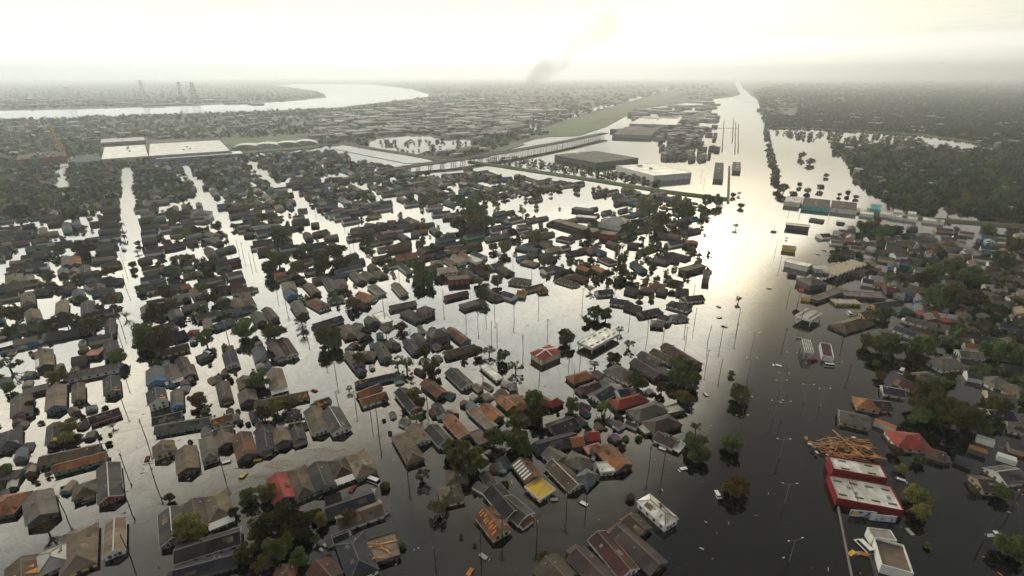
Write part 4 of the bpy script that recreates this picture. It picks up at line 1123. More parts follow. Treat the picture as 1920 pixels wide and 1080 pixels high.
# collapsed lumber frame
c = G(1588, 842, 1); lp = thing('collapsed_building', 'collapsed building', (c.x, c.y, 0), 0, 'heap of splintered orange lumber from a collapsed building behind the red store'); LAND.append(('heap of orange lumber', 1588, 842))
rl = random.Random(3)
for i in range(105):
    u, v = rl.uniform(-12, 11), rl.uniform(-7.5, 7); q = rl.gauss(-.05, .35) if rl.random() < .75 else rl.uniform(0, 3.14); l = rl.uniform(1.2, 4.5); z = rl.uniform(.1, 2.2)
    o = MB().bar((-l, 0, rl.uniform(-.3, .3)), (l, 0, rl.uniform(-.3, .4)), rl.uniform(.25, .5), .16).build('beam', M_wood, lp); o.location = (u, v, z); o.rotation_euler = (0, 0, q)
for i in range(34):
    u, v = rl.uniform(-15, 11), rl.uniform(-8, 8); o = MB().box(-.9, .9, -.6, .6, 0, .08).build('panel', (M_ply, M_trim, M_wood, M_trimd, ROOF['db'])[i % 5], lp); o.location = (u, v, rl.uniform(.1, 1.8)); o.rotation_euler = (rl.uniform(-.3, .3), rl.uniform(-.3, .3), rl.uniform(0, 3))
MB().bar((2, -8, 3.2), (-1, 10, 3.4), .5, .3).build('beam', M_wood, lp)
# advertising boards in front of the red store
def print_mat(name, cols, sc_):
    m = bpy.data.materials.new(name); m.use_nodes = True; t = m.node_tree; b = t.nodes['Principled BSDF']; b.inputs['Roughness'].default_value = .6
    co = NN('ShaderNodeTexCoord', t); v = NN('ShaderNodeTexVoronoi', t); v.inputs['Scale'].default_value = sc_; link(co.outputs['Object'], v.inputs['Vector'], t)
    s = NN('ShaderNodeSeparateColor', t); link(v.outputs['Color'], s.inputs[0], t); r_ = NN('ShaderNodeValToRGB', t); r_.color_ramp.interpolation = 'CONSTANT'
    e = r_.color_ramp.elements
    while len(e) < len(cols): e.new(.5)
    for i, cc_ in enumerate(cols): e[i].position = i / len(cols); e[i].color = (*cc_, 1)
    link(s.outputs[0], r_.inputs[0], t); link(r_.outputs[0], b.inputs['Base Color'], t); return m
M_ad1 = print_mat('advert_print', [(.45,.47,.55), (.5,.5,.55), (.6,.4,.05), (.08,.1,.2), (.55,.56,.6)], .55)
M_ad2 = print_mat('advert_print', [(.5,.55,.62), (.42,.45,.55), (.15,.2,.35), (.6,.62,.66)], 1.1)
for i, (x, y, m, lb) in enumerate(((1616, 953, M_ad1, 'left advertising board with a yellow patch below the red store roof'), (1653, 961, M_ad2, 'right pale blue advertising board below the red store roof'))):
    p = G(x, y + 17, 0); o = thing('billboard', 'billboard', p, R(-8), lb, 'advertising boards on the red store')
    MB().box(-4.4, 4.4, -.2, .2, .3, 3.1).build('board', M_metal, o); MB().box(-4.2, 4.2, -.26, -.22, .45, 2.95).build('advert_print', m, o)
    for s in (-3, 3): MB().box(s - .15, s + .15, .2, .5, -1, 3).build('post', M_metal, o)
# round red sign on a pole
p = G(1497, 565, 0); o = thing('round_sign', 'sign', p, R(-15), 'round red sign on a pole at the right shore'); LAND.append(('round red sign', 1497, 545))
MB().tube((0, 0, -1), (0, 0, 9), .25, .2, 8).build('pole', M_metal, o)
MB().tube((0, -.25, 9), (0, .25, 9), 2.4, 2.4, 24).build('disc', mat('sign_red', (.42, .03, .03), var=.08), o)
q = MB()
for k, (x0, x1, z) in enumerate(((-1.5, -.2, .7), (.1, 1.4, .7), (-1.7, 1.6, 0), (-1.2, .0, -.8), (.4, 1.3, -.8))): q.box(x0, x1, -.33, -.27, 8.8 + z, 9.15 + z)
q.build('lettering', M_trim, o)
# yellow crane and lattice pylons
def lattice(name, cat, px, base_y, top_y, w0, w1, m, label, group=None, lean=0):
    p = G(px, base_y, 0); H = height_for(p, top_y); o = thing(name, cat, p, random.uniform(0, 1), label, group); q = MB(); n = 7
    P = lambda s, t, f: Vector((s * (w0 + (w1 - w0) * f) / 2 + lean * f * H, t * (w0 + (w1 - w0) * f) / 2, H * f))
    wd = max(.3, w0 * .032)
    for s in (-1, 1):
        for t in (-1, 1): q.bar(P(s, t, 0), P(s, t, 1), wd, wd)
    for k in range(n):
        f0, f1 = k / n, (k + 1) / n
        for (s, t), (s2, t2) in (((-1,-1),(1,-1)), ((1,-1),(1,1)), ((1,1),(-1,1)), ((-1,1),(-1,-1))): q.bar(P(s, t, f0), P(s2, t2, f1), wd * .7, wd * .7); q.bar(P(s2, t2, f0), P(s, t, f1), wd * .7, wd * .7)
    q.build('tower', m, o)
    if cat == 'pylon':
        for f, l in ((.98, 1.3), (.86, 1.7), (.74, 1.3)): MB().bar((-l * w0 * .6, 0, H * f), (l * w0 * .6, 0, H * f), wd * 1.3, wd * 1.3).build('crossarm', m, o)
    return o
def height_for(p, top_y):
    lo, hi = 0, 400
    for _ in range(40):
        m_ = (lo + hi) / 2
        if PX((p.x, p.y, m_))[1] > top_y: lo = m_
        else: hi = m_
    return lo
M_yel = mat('crane_yellow', (.55, .33, .05), var=.1)
lattice('crane', 'crane', 118, 290, 232, 9, 5, M_yel, 'leaning yellow lattice crane tower left of the white factory', lean=-.12); LAND.append(('yellow crane', 113, 262))
for x, b_, t_, w, lb in ((371, 212, 154, 26, 'tallest lattice pylon on the near river bank'), (346, 207, 153, 22, 'lattice pylon just left of the tallest pylon'), (137, 205, 163, 24, 'faint lattice pylon far left across the river'), (272, 190, 150, 30, 'faint thin pylon between the far left pylon and the tallest pair')):
    lattice('pylon', 'pylon', x, b_, t_, w, w * .3, M_metal, lb, 'power pylons by the river')
# ------------------------------------------------------------------ trees
def leaf_mat(name, col, attr=None):
    m = bpy.data.materials.new(name); m.use_nodes = True; t = m.node_tree; t.nodes.clear()
    o = NN('ShaderNodeOutputMaterial', t); df = NN('ShaderNodeBsdfDiffuse', t); tr = NN('ShaderNodeBsdfTranslucent', t); mx = NN('ShaderNodeMixShader', t); mx.inputs[0].default_value = .4
    co = NN('ShaderNodeTexCoord', t); n = NN('ShaderNodeTexNoise', t); n.inputs['Scale'].default_value = 2.2 if not attr else .15; link(co.outputs['Object'], n.inputs['Vector'], t)
    oi = NN('ShaderNodeObjectInfo', t)
    if attr: a = NN('ShaderNodeAttribute', t, attribute_name=attr); base = a.outputs['Color']
    else:
        hs = NN('ShaderNodeHueSaturation', t); hs.inputs['Color'].default_value = (*col, 1)
        link(mth('MULTIPLY_ADD', oi.outputs['Random'], .11, .43, nt_=t), hs.inputs['Hue'], t); link(mth('MULTIPLY_ADD', oi.outputs['Random'], 1.1, .5, nt_=t), hs.inputs['Value'], t); base = hs.outputs[0]
    sc_ = NN('ShaderNodeVectorMath', t, operation='SCALE'); link(base, sc_.inputs[0], t); link(mth('MULTIPLY_ADD', n.outputs[0], 1.4, .3, nt_=t), sc_.inputs['Scale'], t)
    link(sc_.outputs[0], df.inputs[0], t); link(sc_.outputs[0], tr.inputs[0], t); link(df.outputs[0], mx.inputs[1], t); link(tr.outputs[0], mx.inputs[2], t); link(mx.outputs[0], o.inputs[0], t)
    return m
M_leaf = leaf_mat('foliage', (.105, .122, .040)); M_leafo = leaf_mat('olive_foliage', (.165, .140, .045)); M_bark = mat('bark', (.05, .042, .035), var=.3, scale=3)
def quads(cen, s, r_):
    n = len(cen); u = r_.normal(size=(n, 3)); u /= np.linalg.norm(u, axis=1)[:, None]; w = r_.normal(size=(n, 3)); v = np.cross(u, w); v /= np.linalg.norm(v, axis=1)[:, None]
    s = np.broadcast_to(np.asarray(s), (n,))[:, None]
    return np.stack([cen - u * s - v * s * .8, cen + u * s - v * s * .6, cen + u * s * .9 + v * s, cen - u * s + v * s * .7], 1).reshape(-1, 3)
def fast_mesh(name, verts, mat_, k=4, col=None):
    me = bpy.data.meshes.new(name); nv = len(verts); nf = nv // k
    me.vertices.add(nv); me.vertices.foreach_set('co', np.ascontiguousarray(verts, dtype=np.float32).ravel())
    me.loops.add(nv); me.loops.foreach_set('vertex_index', np.arange(nv, dtype=np.int32))
    me.polygons.add(nf); me.polygons.foreach_set('loop_start', np.arange(0, nv, k, dtype=np.int32))
    try: me.polygons.foreach_set('loop_total', np.full(nf, k, dtype=np.int32))
    except Exception: pass
    me.materials.append(mat_)
    if col is not None:
        a = me.color_attributes.new('tone', 'FLOAT_COLOR', 'POINT'); c4 = np.ones((nv, 4), np.float32); c4[:, :3] = col; a.data.foreach_set('color', c4.ravel())
    me.update(calc_edges=True); me.validate(); return me
PROTO = {}
def proto(kind, k):
    r_ = np.random.default_rng(100 + k + hash(kind[0]) % 1 + len(kind) * 13)
    rr = random.Random(50 + k + len(kind))
    tb = MB(); tips = []
    nl = dict(dense=7, olive=7, sparse=9, bare=14, round=4, palm=0)[kind]
    if kind == 'palm':
        tb.tube((0, 0, -.4), (.08, 0, 1.5), .07, .05)
        fr = []
        for i in range(16):
            a = 2 * math.pi * i / 16 + rr.uniform(-.2, .2); e = rr.uniform(-.2, .8); pts = [Vector((.08 + t * math.cos(a), t * math.sin(a), 1.5 + e * t - 1.1 * t * t)) for t in (0, .35, .7, 1.0)]
            sd = Vector((-math.sin(a), math.cos(a), 0))
            for p, q, w0, w1 in zip(pts, pts[1:], (.05, .16, .14), (.16, .14, .02)): fr += [p - sd * w0, p + sd * w0, q + sd * w1, q - sd * w1]
        return tb.mesh('palm_trunk', M_bark), fast_mesh('palm_fronds', np.array([tuple(p) for p in fr]), M_leaf)
    tb.tube((0, 0, -.4), (rr.uniform(-.05, .05), 0, .55), .085, .06)
    for i in range(nl):
        a = 2 * math.pi * i / nl + rr.uniform(-.3, .3); el = rr.uniform(.35, 1.2); l = rr.uniform(.6, .95) * (1.15 if kind == 'bare' else 1)
        p0 = Vector((0, 0, rr.uniform(.3, .6))); p1 = p0 + Vector((math.cos(a) * math.cos(el), math.sin(a) * math.cos(el), math.sin(el) * .9)) * l
        tb.tube(p0, p1, .04, .018, 5); tips.append(p1)
        if kind in ('bare', 'sparse'):
            for _ in range(5 if kind == 'bare' else 2):
                t = rr.uniform(.4, 1); b0 = p0.lerp(p1, t); b1 = b0 + Vector((rr.uniform(-.4, .4), rr.uniform(-.4, .4), rr.uniform(0, .4))); tb.tube(b0, b1, .014, .006, 4)
                if kind == 'bare':
                    for _ in range(3): c0 = b0.lerp(b1, rr.uniform(.4, 1)); tb.tube(c0, c0 + Vector((rr.uniform(-.2, .2), rr.uniform(-.2, .2), rr.uniform(-.05, .25))), .007, .004, 3)
    nb, nq, s = dict(dense=(24, 110, .052), olive=(22, 95, .05), sparse=(13, 46, .045), bare=(5, 5, .04), round=(26, 44, .075))[kind]
    cs = []
    for b in range(nb):
        v = r_.normal(size=3); v /= np.linalg.norm(v); rad = r_.uniform(.35, .78) if kind != 'round' else .62
        c = v * rad * np.array([1, 1, .82]) + np.array([0, 0, .74 if kind != 'round' else .6])
        if b < len(tips) and kind in ('sparse', 'bare'): c = np.array(tips[b])
        c[2] = max(c[2], .14); br = r_.uniform(.2, .36) * (1 if kind != 'sparse' else .8)
        q = r_.normal(size=(nq, 3)); q /= np.linalg.norm(q, axis=1)[:, None]; q *= (br * r_.uniform(.45, 1.05, size=(nq, 1))); cs.append(c + q * np.array([1, 1, .75]))
    cs = np.concatenate(cs)
    return tb.mesh('trunk', M_bark), fast_mesh('crown', quads(cs, r_.uniform(s * .7, s * 1.35, len(cs)), r_), M_leafo if kind == 'olive' else M_leaf)
for kind, n in (('dense', 5), ('olive', 4), ('sparse', 4), ('bare', 2), ('round', 1), ('palm', 1)): PROTO[kind] = [proto(kind, i) for i in range(n)]
# pixel x, y of the crown's centre, its radius in pixels, kind (d dense, o olive, s sparse, b bare, r round, p palm)
TREES = """270 620 28 d;296 590 26 d;265 642 22 d;302 640 30 d;320 572 18 o;165 610 22 d;217 670 22 d;105 700 25 o;15 680 25 s;27 592 25 s;125 607 14 s;130 800 20 o;385 635 20 d;457 615 25 d;370 747 22 o;388 768 14 s;475 710 20 o;420 572 14 d;312 545 24 d;207 560 18 o;235 590 11 b;15 727 15 d;57 760 10 d;210 797 10 b;287 680 14 d;187 575 13 d;
125 820 17 o;8 880 20 d;88 990 22 b;317 935 12 d;350 990 28 o;372 1000 20 o;437 962 14 d;467 930 20 d;462 1035 26 d;60 895 7 o;90 890 7 o;
500 920 26 o;532 962 30 d;495 988 30 d;562 985 30 d;590 965 15 d;602 975 17 o;520 1025 30 d;560 1042 25 d;490 1055 22 o;592 1012 14 s;655 972 18 o;640 985 12 d;721 910 12 r;755 1022 9 r;617 1042 7 r;792 892 20 s;824 950 27 s;868 862 32 d;893 868 32 d;850 842 20 d;925 825 22 d;937 847 14 s;890 1022 5 r;865 1005 6 s;
512 620 26 d;507 668 10 d;487 712 20 d;565 600 17 s;567 618 13 b;612 632 26 d;628 640 19 d;672 672 18 o;752 610 16 o;687 622 12 d;660 567 18 d;745 680 18 s;762 684 20 s;810 692 20 d;795 660 14 d;840 650 11 o;870 670 10 o;917 657 15 s;942 667 18 d;775 735 20 o;787 757 15 d;780 782 16 s;757 770 7 d;720 747 10 o;517 760 22 o;542 757 16 o;495 777 20 d;895 660 12 d;655 730 8 s;
1115 585 18 d;1136 590 15 d;1060 630 24 o;1162 617 11 s;1180 645 13 s;1152 667 20 o;1115 682 14 s;1197 716 22 d;1282 690 32 d;1297 712 26 d;1268 706 22 d;1282 742 22 o;1240 730 14 d;1075 762 18 d;1135 766 17 p;1002 752 26 d;1008 776 24 d;975 792 24 d;967 688 17 s;1372 700 9 o;1386 738 22 d;1385 562 8 s;1305 803 14 s;1250 607 6 d;1222 557 8 d;1200 557 8 d;1100 600 12 d;
1302 824 28 d;1312 850 24 d;1375 830 24 d;1380 908 32 o;1182 930 12 o;970 826 24 d;986 842 18 d;1020 1044 14 o;
1655 585 20 d;1660 640 32 d;1627 640 18 d;1678 650 24 d;1730 648 27 d;1758 637 18 s;1720 672 20 d;1642 680 9 d;1652 702 13 o;1766 552 34 d;1798 556 38 d;1831 563 27 d;1812 600 16 s;1866 658 26 d;1902 666 24 d;1736 753 38 d;1766 716 20 d;1790 778 42 d;1728 778 28 d;1828 790 33 d;1870 766 24 d;
1720 930 24 o;1690 880 12 o;1728 962 20 o;1680 845 14 o;1722 862 14 d;1827 918 11 s;1880 926 16 d;1902 1023 34 d;1740 1022 9 o;
597 473 18 d;628 470 25 d;640 490 20 d;605 494 20 d;522 487 22 d;506 504 20 d;527 447 20 d;531 432 17 d;560 480 15 d;557 503 17 d;570 463 14 d;688 450 15 d;692 468 9 s;613 438 9 o;490 407 14 d;727 425 6 d;788 527 15 d;
878 390 24 d;896 398 24 d;862 418 19 d;888 419 21 o;912 410 18 d;783 505 17 d;787 523 15 d;804 526 17 d;933 527 14 d;898 526 11 o;925 461 12 o;946 464 15 o;980 398 11 s;960 437 12 d;935 478 10 b;1004 444 15 o;1028 490 11 d;904 553 17 d;813 463 11 d;
1186 422 15 d;1176 429 13 d;1100 438 14 d;1114 421 9 d;1240 410 21 d;1234 424 17 d;1218 391 19 d;1275 391 24 d;1204 448 9 o;1167 464 9 b;1168 484 13 d;1167 508 17 d;1184 519 12 d;1160 523 12 d;1107 541 10 s;1217 469 13 o;1108 489 11 d;1071 494 12 d;1022 491 11 d;1143 513 11 d;1263 534 11 d;1222 554 7 d;
155 463 19 d;145 460 15 d;107 471 13 d;198 508 13 o;137 514 8 o;93 521 13 d;248 496 8 d;250 509 7 d;258 456 6 d;257 471 7 s;133 401 20 d;33 401 22 d;259 541 9 d;230 459 6 p;233 446 6 p;228 424 6 p;
320 402 13 d;334 408 13 o;347 436 14 o;332 444 11 o;312 453 9 d;327 484 11 d;348 484 13 d;319 504 13 d;331 514 11 d;392 494 12 d;387 514 15 o;377 536 15 d;407 424 12 d;422 443 7 d;437 424 8 d;479 414 12 d;265 544 11 d;370 431 11 d;524 439 14 d;508 498 18 d;400 560 12 d;
1626 421 17 d;1661 431 21 d;1678 431 17 d;1640 418 14 o;1475 446 4 s;1470 353 13 d;1515 356 8 d;1752 508 24 d;1790 497 28 d;1828 511 28 d;1878 491 24 d;1902 458 21 d;1852 433 17 d;1740 526 23 d;1632 511 6 d;1780 396 13 s;1538 352 7 d;1500 345 7 o;1550 328 6 d;1390 385 7 d;1386 362 6 s;1375 365 6 d;1380 424 7 s;1345 375 15 d;1325 378 13 d;1316 395 12 d;1290 400 12 d;1520 300 11 o;1504 290 9 d;1455 330 9 d;1448 300 8 d;1442 272 7 d;1438 252 6 d;1460 350 9 o;1487 364 8 d;1590 362 6 d;1605 368 6 d;1575 365 5 d"""
KN = dict(d='dense', o='olive', s='sparse', b='bare', r='round', p='palm')
KD = dict(d='dense dark green tree', o='olive tinted leafy tree', s='thin sparse tree', b='bare leafless tree', r='small round bushy treetop', p='palm tree with drooping fronds')
for it in TREES.replace('\n', '').split(';'):
    x, y, r_, k = it.split(); x, y, r_ = float(x), float(y), float(r_)
    Rm = r_ * mpp(x, y); p = G(x, y, Rm * .7); Rm = r_ * mpp(x, y + r_ * .6) * .98
    i = random.randrange(len(PROTO[KN[k]])); tk, cr = PROTO[KN[k]][i]
    o = thing('palm_tree' if k == 'p' else 'tree', 'tree', (p.x, p.y, 0), random.uniform(0, 6.28), group='trees standing in the flood'); o.scale = (Rm * random.uniform(.85, 1.15), Rm * random.uniform(.85, 1.15), Rm * random.uniform(.8, 1.25))
    put('trunk', tk, o); put('crown', cr, o)
    big = 'large ' if r_ >= 24 and k not in 'rp' else 'small ' if r_ <= 10 and k not in 'rp' else ''
    AUTO.append((o, big + KD[k], x, y)); OCC.append((p.x, p.y, Rm * .5))

# ------------------------------------------------------------------ far masses: trees, houses and sheds too many and too small to count
def inside(P, x, y):
    c = np.zeros(len(x), bool); n = len(P)
    for i in range(n):
        x1, y1 = P[i]; x2, y2 = P[(i + 1) % n]
        hit = ((y1 > y) != (y2 > y)) & (x < (x2 - x1) * (y - y1) / ((y2 - y1) or 1e-9) + x1); c ^= hit
    return c
def seg_dist(x, y, line):
    d = np.full(len(x), 1e9)
    for (x1, y1), (x2, y2) in zip(line, line[1:]):
        vx, vy = x2 - x1, y2 - y1; t = np.clip(((x - x1) * vx + (y - y1) * vy) / (vx * vx + vy * vy + 1e-9), 0, 1); d = np.minimum(d, np.hypot(x - x1 - t * vx, y - y1 - t * vy))
    return d
cP, sP = math.cos(PITCH), math.sin(PITCH)
def Gn(x, y):
    u, v = (x - 960) / FPX, (540 - y) / FPX; dz_ = -sP + v * cP; t = -CAM_H / dz_
    return np.stack([u * t, (cP + v * sP) * t], 1), t
def sample(poly, n):
    P = np.array(poly); lo, hi = P.min(0), P.max(0); x = rng.uniform(lo[0], hi[0], n * 4); y = rng.uniform(lo[1], hi[1], n * 4); k = inside(poly, x, y)
    return x[k][:n], y[k][:n]
STREETS = [([(110, 350), (118, 320), (122, 300)], 9), ([(238, 312), (240, 430)], 9), ([(343, 302), (400, 392), (430, 430)], 9), ([(462, 300), (518, 350)], 9), ([(527, 342), (560, 327), (600, 335), (655, 332)], 9), ([(530, 340), (612, 425)], 9),
  ([(655, 340), (735, 378), (800, 408), (860, 435)], 9), ([(825, 345), (910, 385)], 7), ([(300, 392), (360, 372), (385, 380)], 8), ([(90, 355), (130, 345)], 6), ([(360, 338), (330, 345), (300, 350)], 5), ([(640, 300), (700, 318), (720, 330)], 6), ([(900, 318), (1000, 345), (1100, 360)], 9), ([(1180, 375), (1100, 368)], 6), ([(415, 380), (500, 365)], 5)]
SW = [([tuple(G(*p))[:2] for p in l], w) for l, w in STREETS]
OC = np.array(OCC)
gx = math.atan2(533, -374); ux, uy = math.cos(gx), math.sin(gx)
def clear(xy, street=True, occ=None):
    k = np.ones(len(xy), bool)
    if street:
        bb = (xy[:, 0] + 200) * ux + (xy[:, 1] - 380) * uy; k &= (bb % 108) > 15
        for l, w in SW: k &= seg_dist(xy[:, 0], xy[:, 1], l) > w
    if occ is not None:
        for i in range(len(xy)):
            if k[i]: k[i] = (np.hypot(OC[:, 0] - xy[i, 0], OC[:, 1] - xy[i, 1]) > OC[:, 2] * occ + 3).all()
    return k
M_far = leaf_mat('far_foliage', None, 'tone')
def tree_mass(name, poly, n, r_m, r_px, kq, tone, street=False, occ=None, hole=(), hz=.75, tall=False):
    x, y = sample(poly, n)
    for h in hole: k = ~inside(h, x, y); x, y = x[k], y[k]
    xy, t = Gn(x, y); k = clear(xy, street, occ); xy, t, x, y = xy[k], t[k], x[k], y[k]
    m = len(xy); mp_ = t / FPX; r0 = np.maximum(rng.uniform(r_m * .6, r_m * 1.3, m), r_px * mp_ * rng.uniform(.6, 1.4, m)); rz = (r0 if tall else np.minimum(r0, rng.uniform(5, 9, m))) * hz
    c = rng.normal(size=(m, kq, 3)); c /= np.linalg.norm(c, axis=2)[:, :, None]; c *= rng.uniform(.35, 1, (m, kq, 1)); c[:, :, 2] = np.abs(c[:, :, 2]) * 1.15
    c[:, :, :2] *= r0[:, None, None]; c[:, :, 2] *= (rz * 1.3)[:, None]; c[:, :, :2] += xy[:, None, :]; c[:, :, 2] += .2 if tall else 1.2
    q = quads(c.reshape(-1, 3), np.repeat(r0 * .34, kq) * rng.uniform(.7, 1.3, m * kq), rng)
    q = q.reshape(m, kq * 4, 3); q[:, :, 2] = np.maximum(q[:, :, 2], .3)
    base = np.array(tone) * 1.45 * rng.uniform(.4, 1.75, (m, 1)) * (1 + rng.normal(size=(m, 3)) * .10); col = np.repeat(np.clip(base, .01, .3), kq * 4, 0)
    o = put(name, fast_mesh(name, q.reshape(-1, 3), M_far, 4, col)); o['kind'] = 'stuff'; return o
M_tone = mat('far_roofs', (.1, .1, .1), var=.25, scale=.2, attr='tone')
TONES = np.array([c[1] for c in RCOL.values()])
def block_mass(name, xy, ang, L, Wd, e, rise, tone, wall):
    """Gabled (rise > 0) or flat boxes, joined."""
    m = len(xy); X = np.stack([np.cos(ang), np.sin(ang)], 1); Y = np.stack([-np.sin(ang), np.cos(ang)], 1); out, cols = [], []
    P = lambda sx, sy, z: np.concatenate([xy + X * (L * sx / 2)[:, None] + Y * (Wd * sy / 2)[:, None], np.broadcast_to(z, (m,))[:, None]], 1)
    def face(a, b, c, d, col): out.append(np.stack([a, b, c, d], 1)); cols.append(np.repeat(col[:, None, :], 4, 1))
    r = e + rise
    face(P(-1, -1, e), P(1, -1, e), P(1, 0, r), P(-1, 0, r), tone); face(P(-1, 0, r), P(1, 0, r), P(1, 1, e), P(-1, 1, e), tone)
    for (a, b) in (((-1, -1), (1, -1)), ((1, -1), (1, 1)), ((1, 1), (-1, 1)), ((-1, 1), (-1, -1))): face(P(*a, -1.0), P(*b, -1.0), P(*b, e), P(*a, e), wall)
    for s in (-1, 1): face(P(s, -1, e), P(s, 0, r), P(s, 1, e), P(s, 0.02, e), wall)
    v = np.stack(out, 1).reshape(-1, 3); c = np.stack(cols, 1).reshape(-1, 3)
    o = put(name, fast_mesh(name, v, M_tone, 4, c)); o['kind'] = 'stuff'; return o
# neighbourhood beyond the houses built one by one: rows of houses on the street grid
ii, jj = np.meshgrid(np.arange(-75, 75), np.arange(0, 70)); ii, jj = ii.ravel(), jj.ravel()
a_, b_ = ii * 13.0 + rng.uniform(-1.5, 1.5, len(ii)), jj * 24.0 + rng.uniform(-3, 3, len(ii))
xy = np.stack([ux * b_ + uy * a_ - 200, uy * b_ - ux * a_ + 380], 1)
fwd = xy[:, 1] * cP + CAM_H * sP; qx = 960 + FPX * xy[:, 0] / fwd; qy = 540 - FPX * (xy[:, 1] * sP - CAM_H * cP) / fwd
F1 = [(-80, 322), (128, 306), (230, 303), (470, 296), (620, 284), (690, 305), (760, 318), (830, 335), (880, 316), (1000, 338), (1180, 356), (1300, 376), (1330, 388), (1290, 400), (1200, 392), (1130, 372), (1060, 362), (1010, 378), (960, 380), (840, 384), (700, 392), (620, 392), (500, 392), (240, 396), (0, 410), (-80, 420)]
k = inside(F1, qx, qy) & clear(xy) & (rng.uniform(size=len(xy)) < .74); xy = xy[k]; k = clear(xy, False, .8); xy = xy[k]; m = len(xy)
pick = np.array([list(RCOL).index(c) for c in ('ch', 'gr', 'br', 'db', 'nv', 'ol', 'pu', 'gr', 'br', 'tn', 'mr', 'bl', 'lg')]); tone = TONES[rng.choice(pick, m)] * rng.uniform(.8, 1.2, (m, 1))
wl = np.array([WCOL[c][1] for c in 'wcgdbkt'])[rng.integers(0, 7, m)]
far_h = block_mass('far_houses', xy, gx + np.where(rng.uniform(size=m) < .5, 0, math.pi / 2) + rng.normal(size=m) * .04, rng.uniform(14, 22, m), rng.uniform(7, 10, m), rng.uniform(2, 3, m), rng.uniform(1.6, 2.8, m), tone, wl)
rest = live[N_HOUSE:]
if rest:
    mid = np.array([((h[10] + h[11]) / 2)[:2] for h in rest]); dd = np.array([(h[11] - h[10])[:2] for h in rest])
    block_mass('small_far_houses', mid, np.arctan2(dd[:, 1], dd[:, 0]), np.clip(np.hypot(dd[:, 0], dd[:, 1]), 6, 40), np.array([h[4] for h in rest]), np.full(len(rest), 2.3), np.where(np.array([h[5] for h in rest]) == 'f', .1, 2.2), np.array([RCOL[h[6]][1] for h in rest]), np.array([WCOL[h[7]][1] for h in rest]))
F1w = F1
tree_mass('far_neighbourhood_trees', F1w, 1150, 4.2, 2.6, 26, (.072, .086, .038), True)
tree_mass('far_neighbourhood_trees', [(-80, 318), (230, 303), (640, 284), (700, 310), (520, 345), (235, 372), (-80, 400)], 1000, 5.0, 3.4, 26, (.048, .060, .028), True)
# shrubs and bushy trees between the houses of the blocks built one by one
near_blocks = [(-40, 400), (240, 396), (500, 392), (840, 384), (1010, 388), (1330, 400), (1330, 520), (1200, 545), (940, 540), (700, 570), (480, 600), (200, 620), (-40, 640)]
SW += [([tuple(G(*p))[:2] for p in l], w) for l, w in [([(240, 380), (247, 520), (240, 600), (260, 700), (290, 900)], 12), ([(400, 390), (450, 470), (500, 540), (590, 700), (660, 820)], 15), ([(600, 420), (680, 500), (745, 570), (840, 600)], 14), ([(860, 430), (960, 490), (1040, 560)], 11), ([(180, 412), (125, 440), (70, 450), (0, 510)], 9), ([(840, 560), (980, 600), (1080, 560)], 26), ([(690, 425), (760, 392)], 9), ([(980, 400), (1080, 400)], 15), ([(985, 420), (1150, 490)], 7)]]
tree_mass('garden_bushes', near_blocks, 1700, 2.5, 2.4, 30, (.058, .068, .028), True, .74, hz=1.0, tall=True)
# further houses packed between those built one by one
xy = np.stack([ux * b_ + uy * a_ * .9 - 205, uy * b_ - ux * a_ * .9 + 250], 1); fwd = xy[:, 1] * cP + CAM_H * sP
qx = 960 + FPX * xy[:, 0] / fwd; qy = 540 - FPX * (xy[:, 1] * sP - CAM_H * cP) / fwd
NB = [(-40, 402), (240, 398), (500, 394), (840, 388), (1010, 390), (1300, 400), (1310, 470), (1200, 530), (940, 540), (700, 560), (480, 600), (200, 640), (-40, 660)]
k = inside(NB, qx, qy) & clear(xy, True, .66) & (rng.uniform(size=len(xy)) < .62); xy = xy[k]; m = len(xy); print('packed houses', m)
block_mass('packed_houses', xy, gx + math.pi / 2 + rng.normal(size=m) * .04, rng.uniform(10, 16, m), rng.uniform(6, 8, m), rng.uniform(1.8, 2.4, m), rng.uniform(1.6, 2.2, m), TONES[rng.choice(pick, m)] * rng.uniform(.8, 1.2, (m, 1)), np.array([WCOL[c][1] for c in 'wcgdbkt'])[rng.integers(0, 7, m)])
NB2 = [(-40, 560), (215, 560), (215, 880), (-40, 1000), (-40, 560), (275, 560), (520, 560), (640, 800), (560, 830), (280, 840), (275, 560), (600, 600), (760, 600), (930, 660), (1240, 700), (1180, 900), (960, 960), (760, 830), (660, 780), (600, 600)]
SW += [([tuple(G(*p))[:2] for p in l], w) for l, w in [([(250, 860), (270, 1080)], 10), ([(660, 800), (780, 900), (860, 1060)], 9), ([(290, 870), (480, 840), (640, 800), (800, 725), (960, 670)], 8), ([(860, 560), (1000, 700), (1060, 720)], 18)]]
x, y = sample(NB2, 520); xy, t = Gn(x, y); k = clear(xy, True, .8); xy = xy[k]; m = len(xy); print('yard sheds', m)
block_mass('yard_sheds', xy, gx + rng.normal(size=m) * .2, rng.uniform(3, 7, m), rng.uniform(3, 5, m), rng.uniform(.8, 1.8, m), rng.uniform(.5, 1.3, m), TONES[rng.choice(pick, m)] * rng.uniform(.8, 1.4, (m, 1)), np.array([WCOL[c][1] for c in 'wcgdbkt'])[rng.integers(0, 7, m)])
tree_mass('yard_bushes', NB2, 520, 1.3, 2.2, 60, (.062, .07, .028), True, .85, hz=.8, tall=True)
tree_mass('pond_scrub', [(690, 266), (880, 262), (870, 282), (760, 288)], 60, 4, 2.2, 16, (.06, .07, .035), hz=.9)
RB = [(1600, 425), (1920, 440), (1990, 500), (1990, 760), (1880, 760), (1700, 560), (1560, 500), (1560, 440)]
x, y = sample(RB, 420); xy, t = Gn(x, y); k = clear(xy, False, .6); xy = xy[k]; keep = []
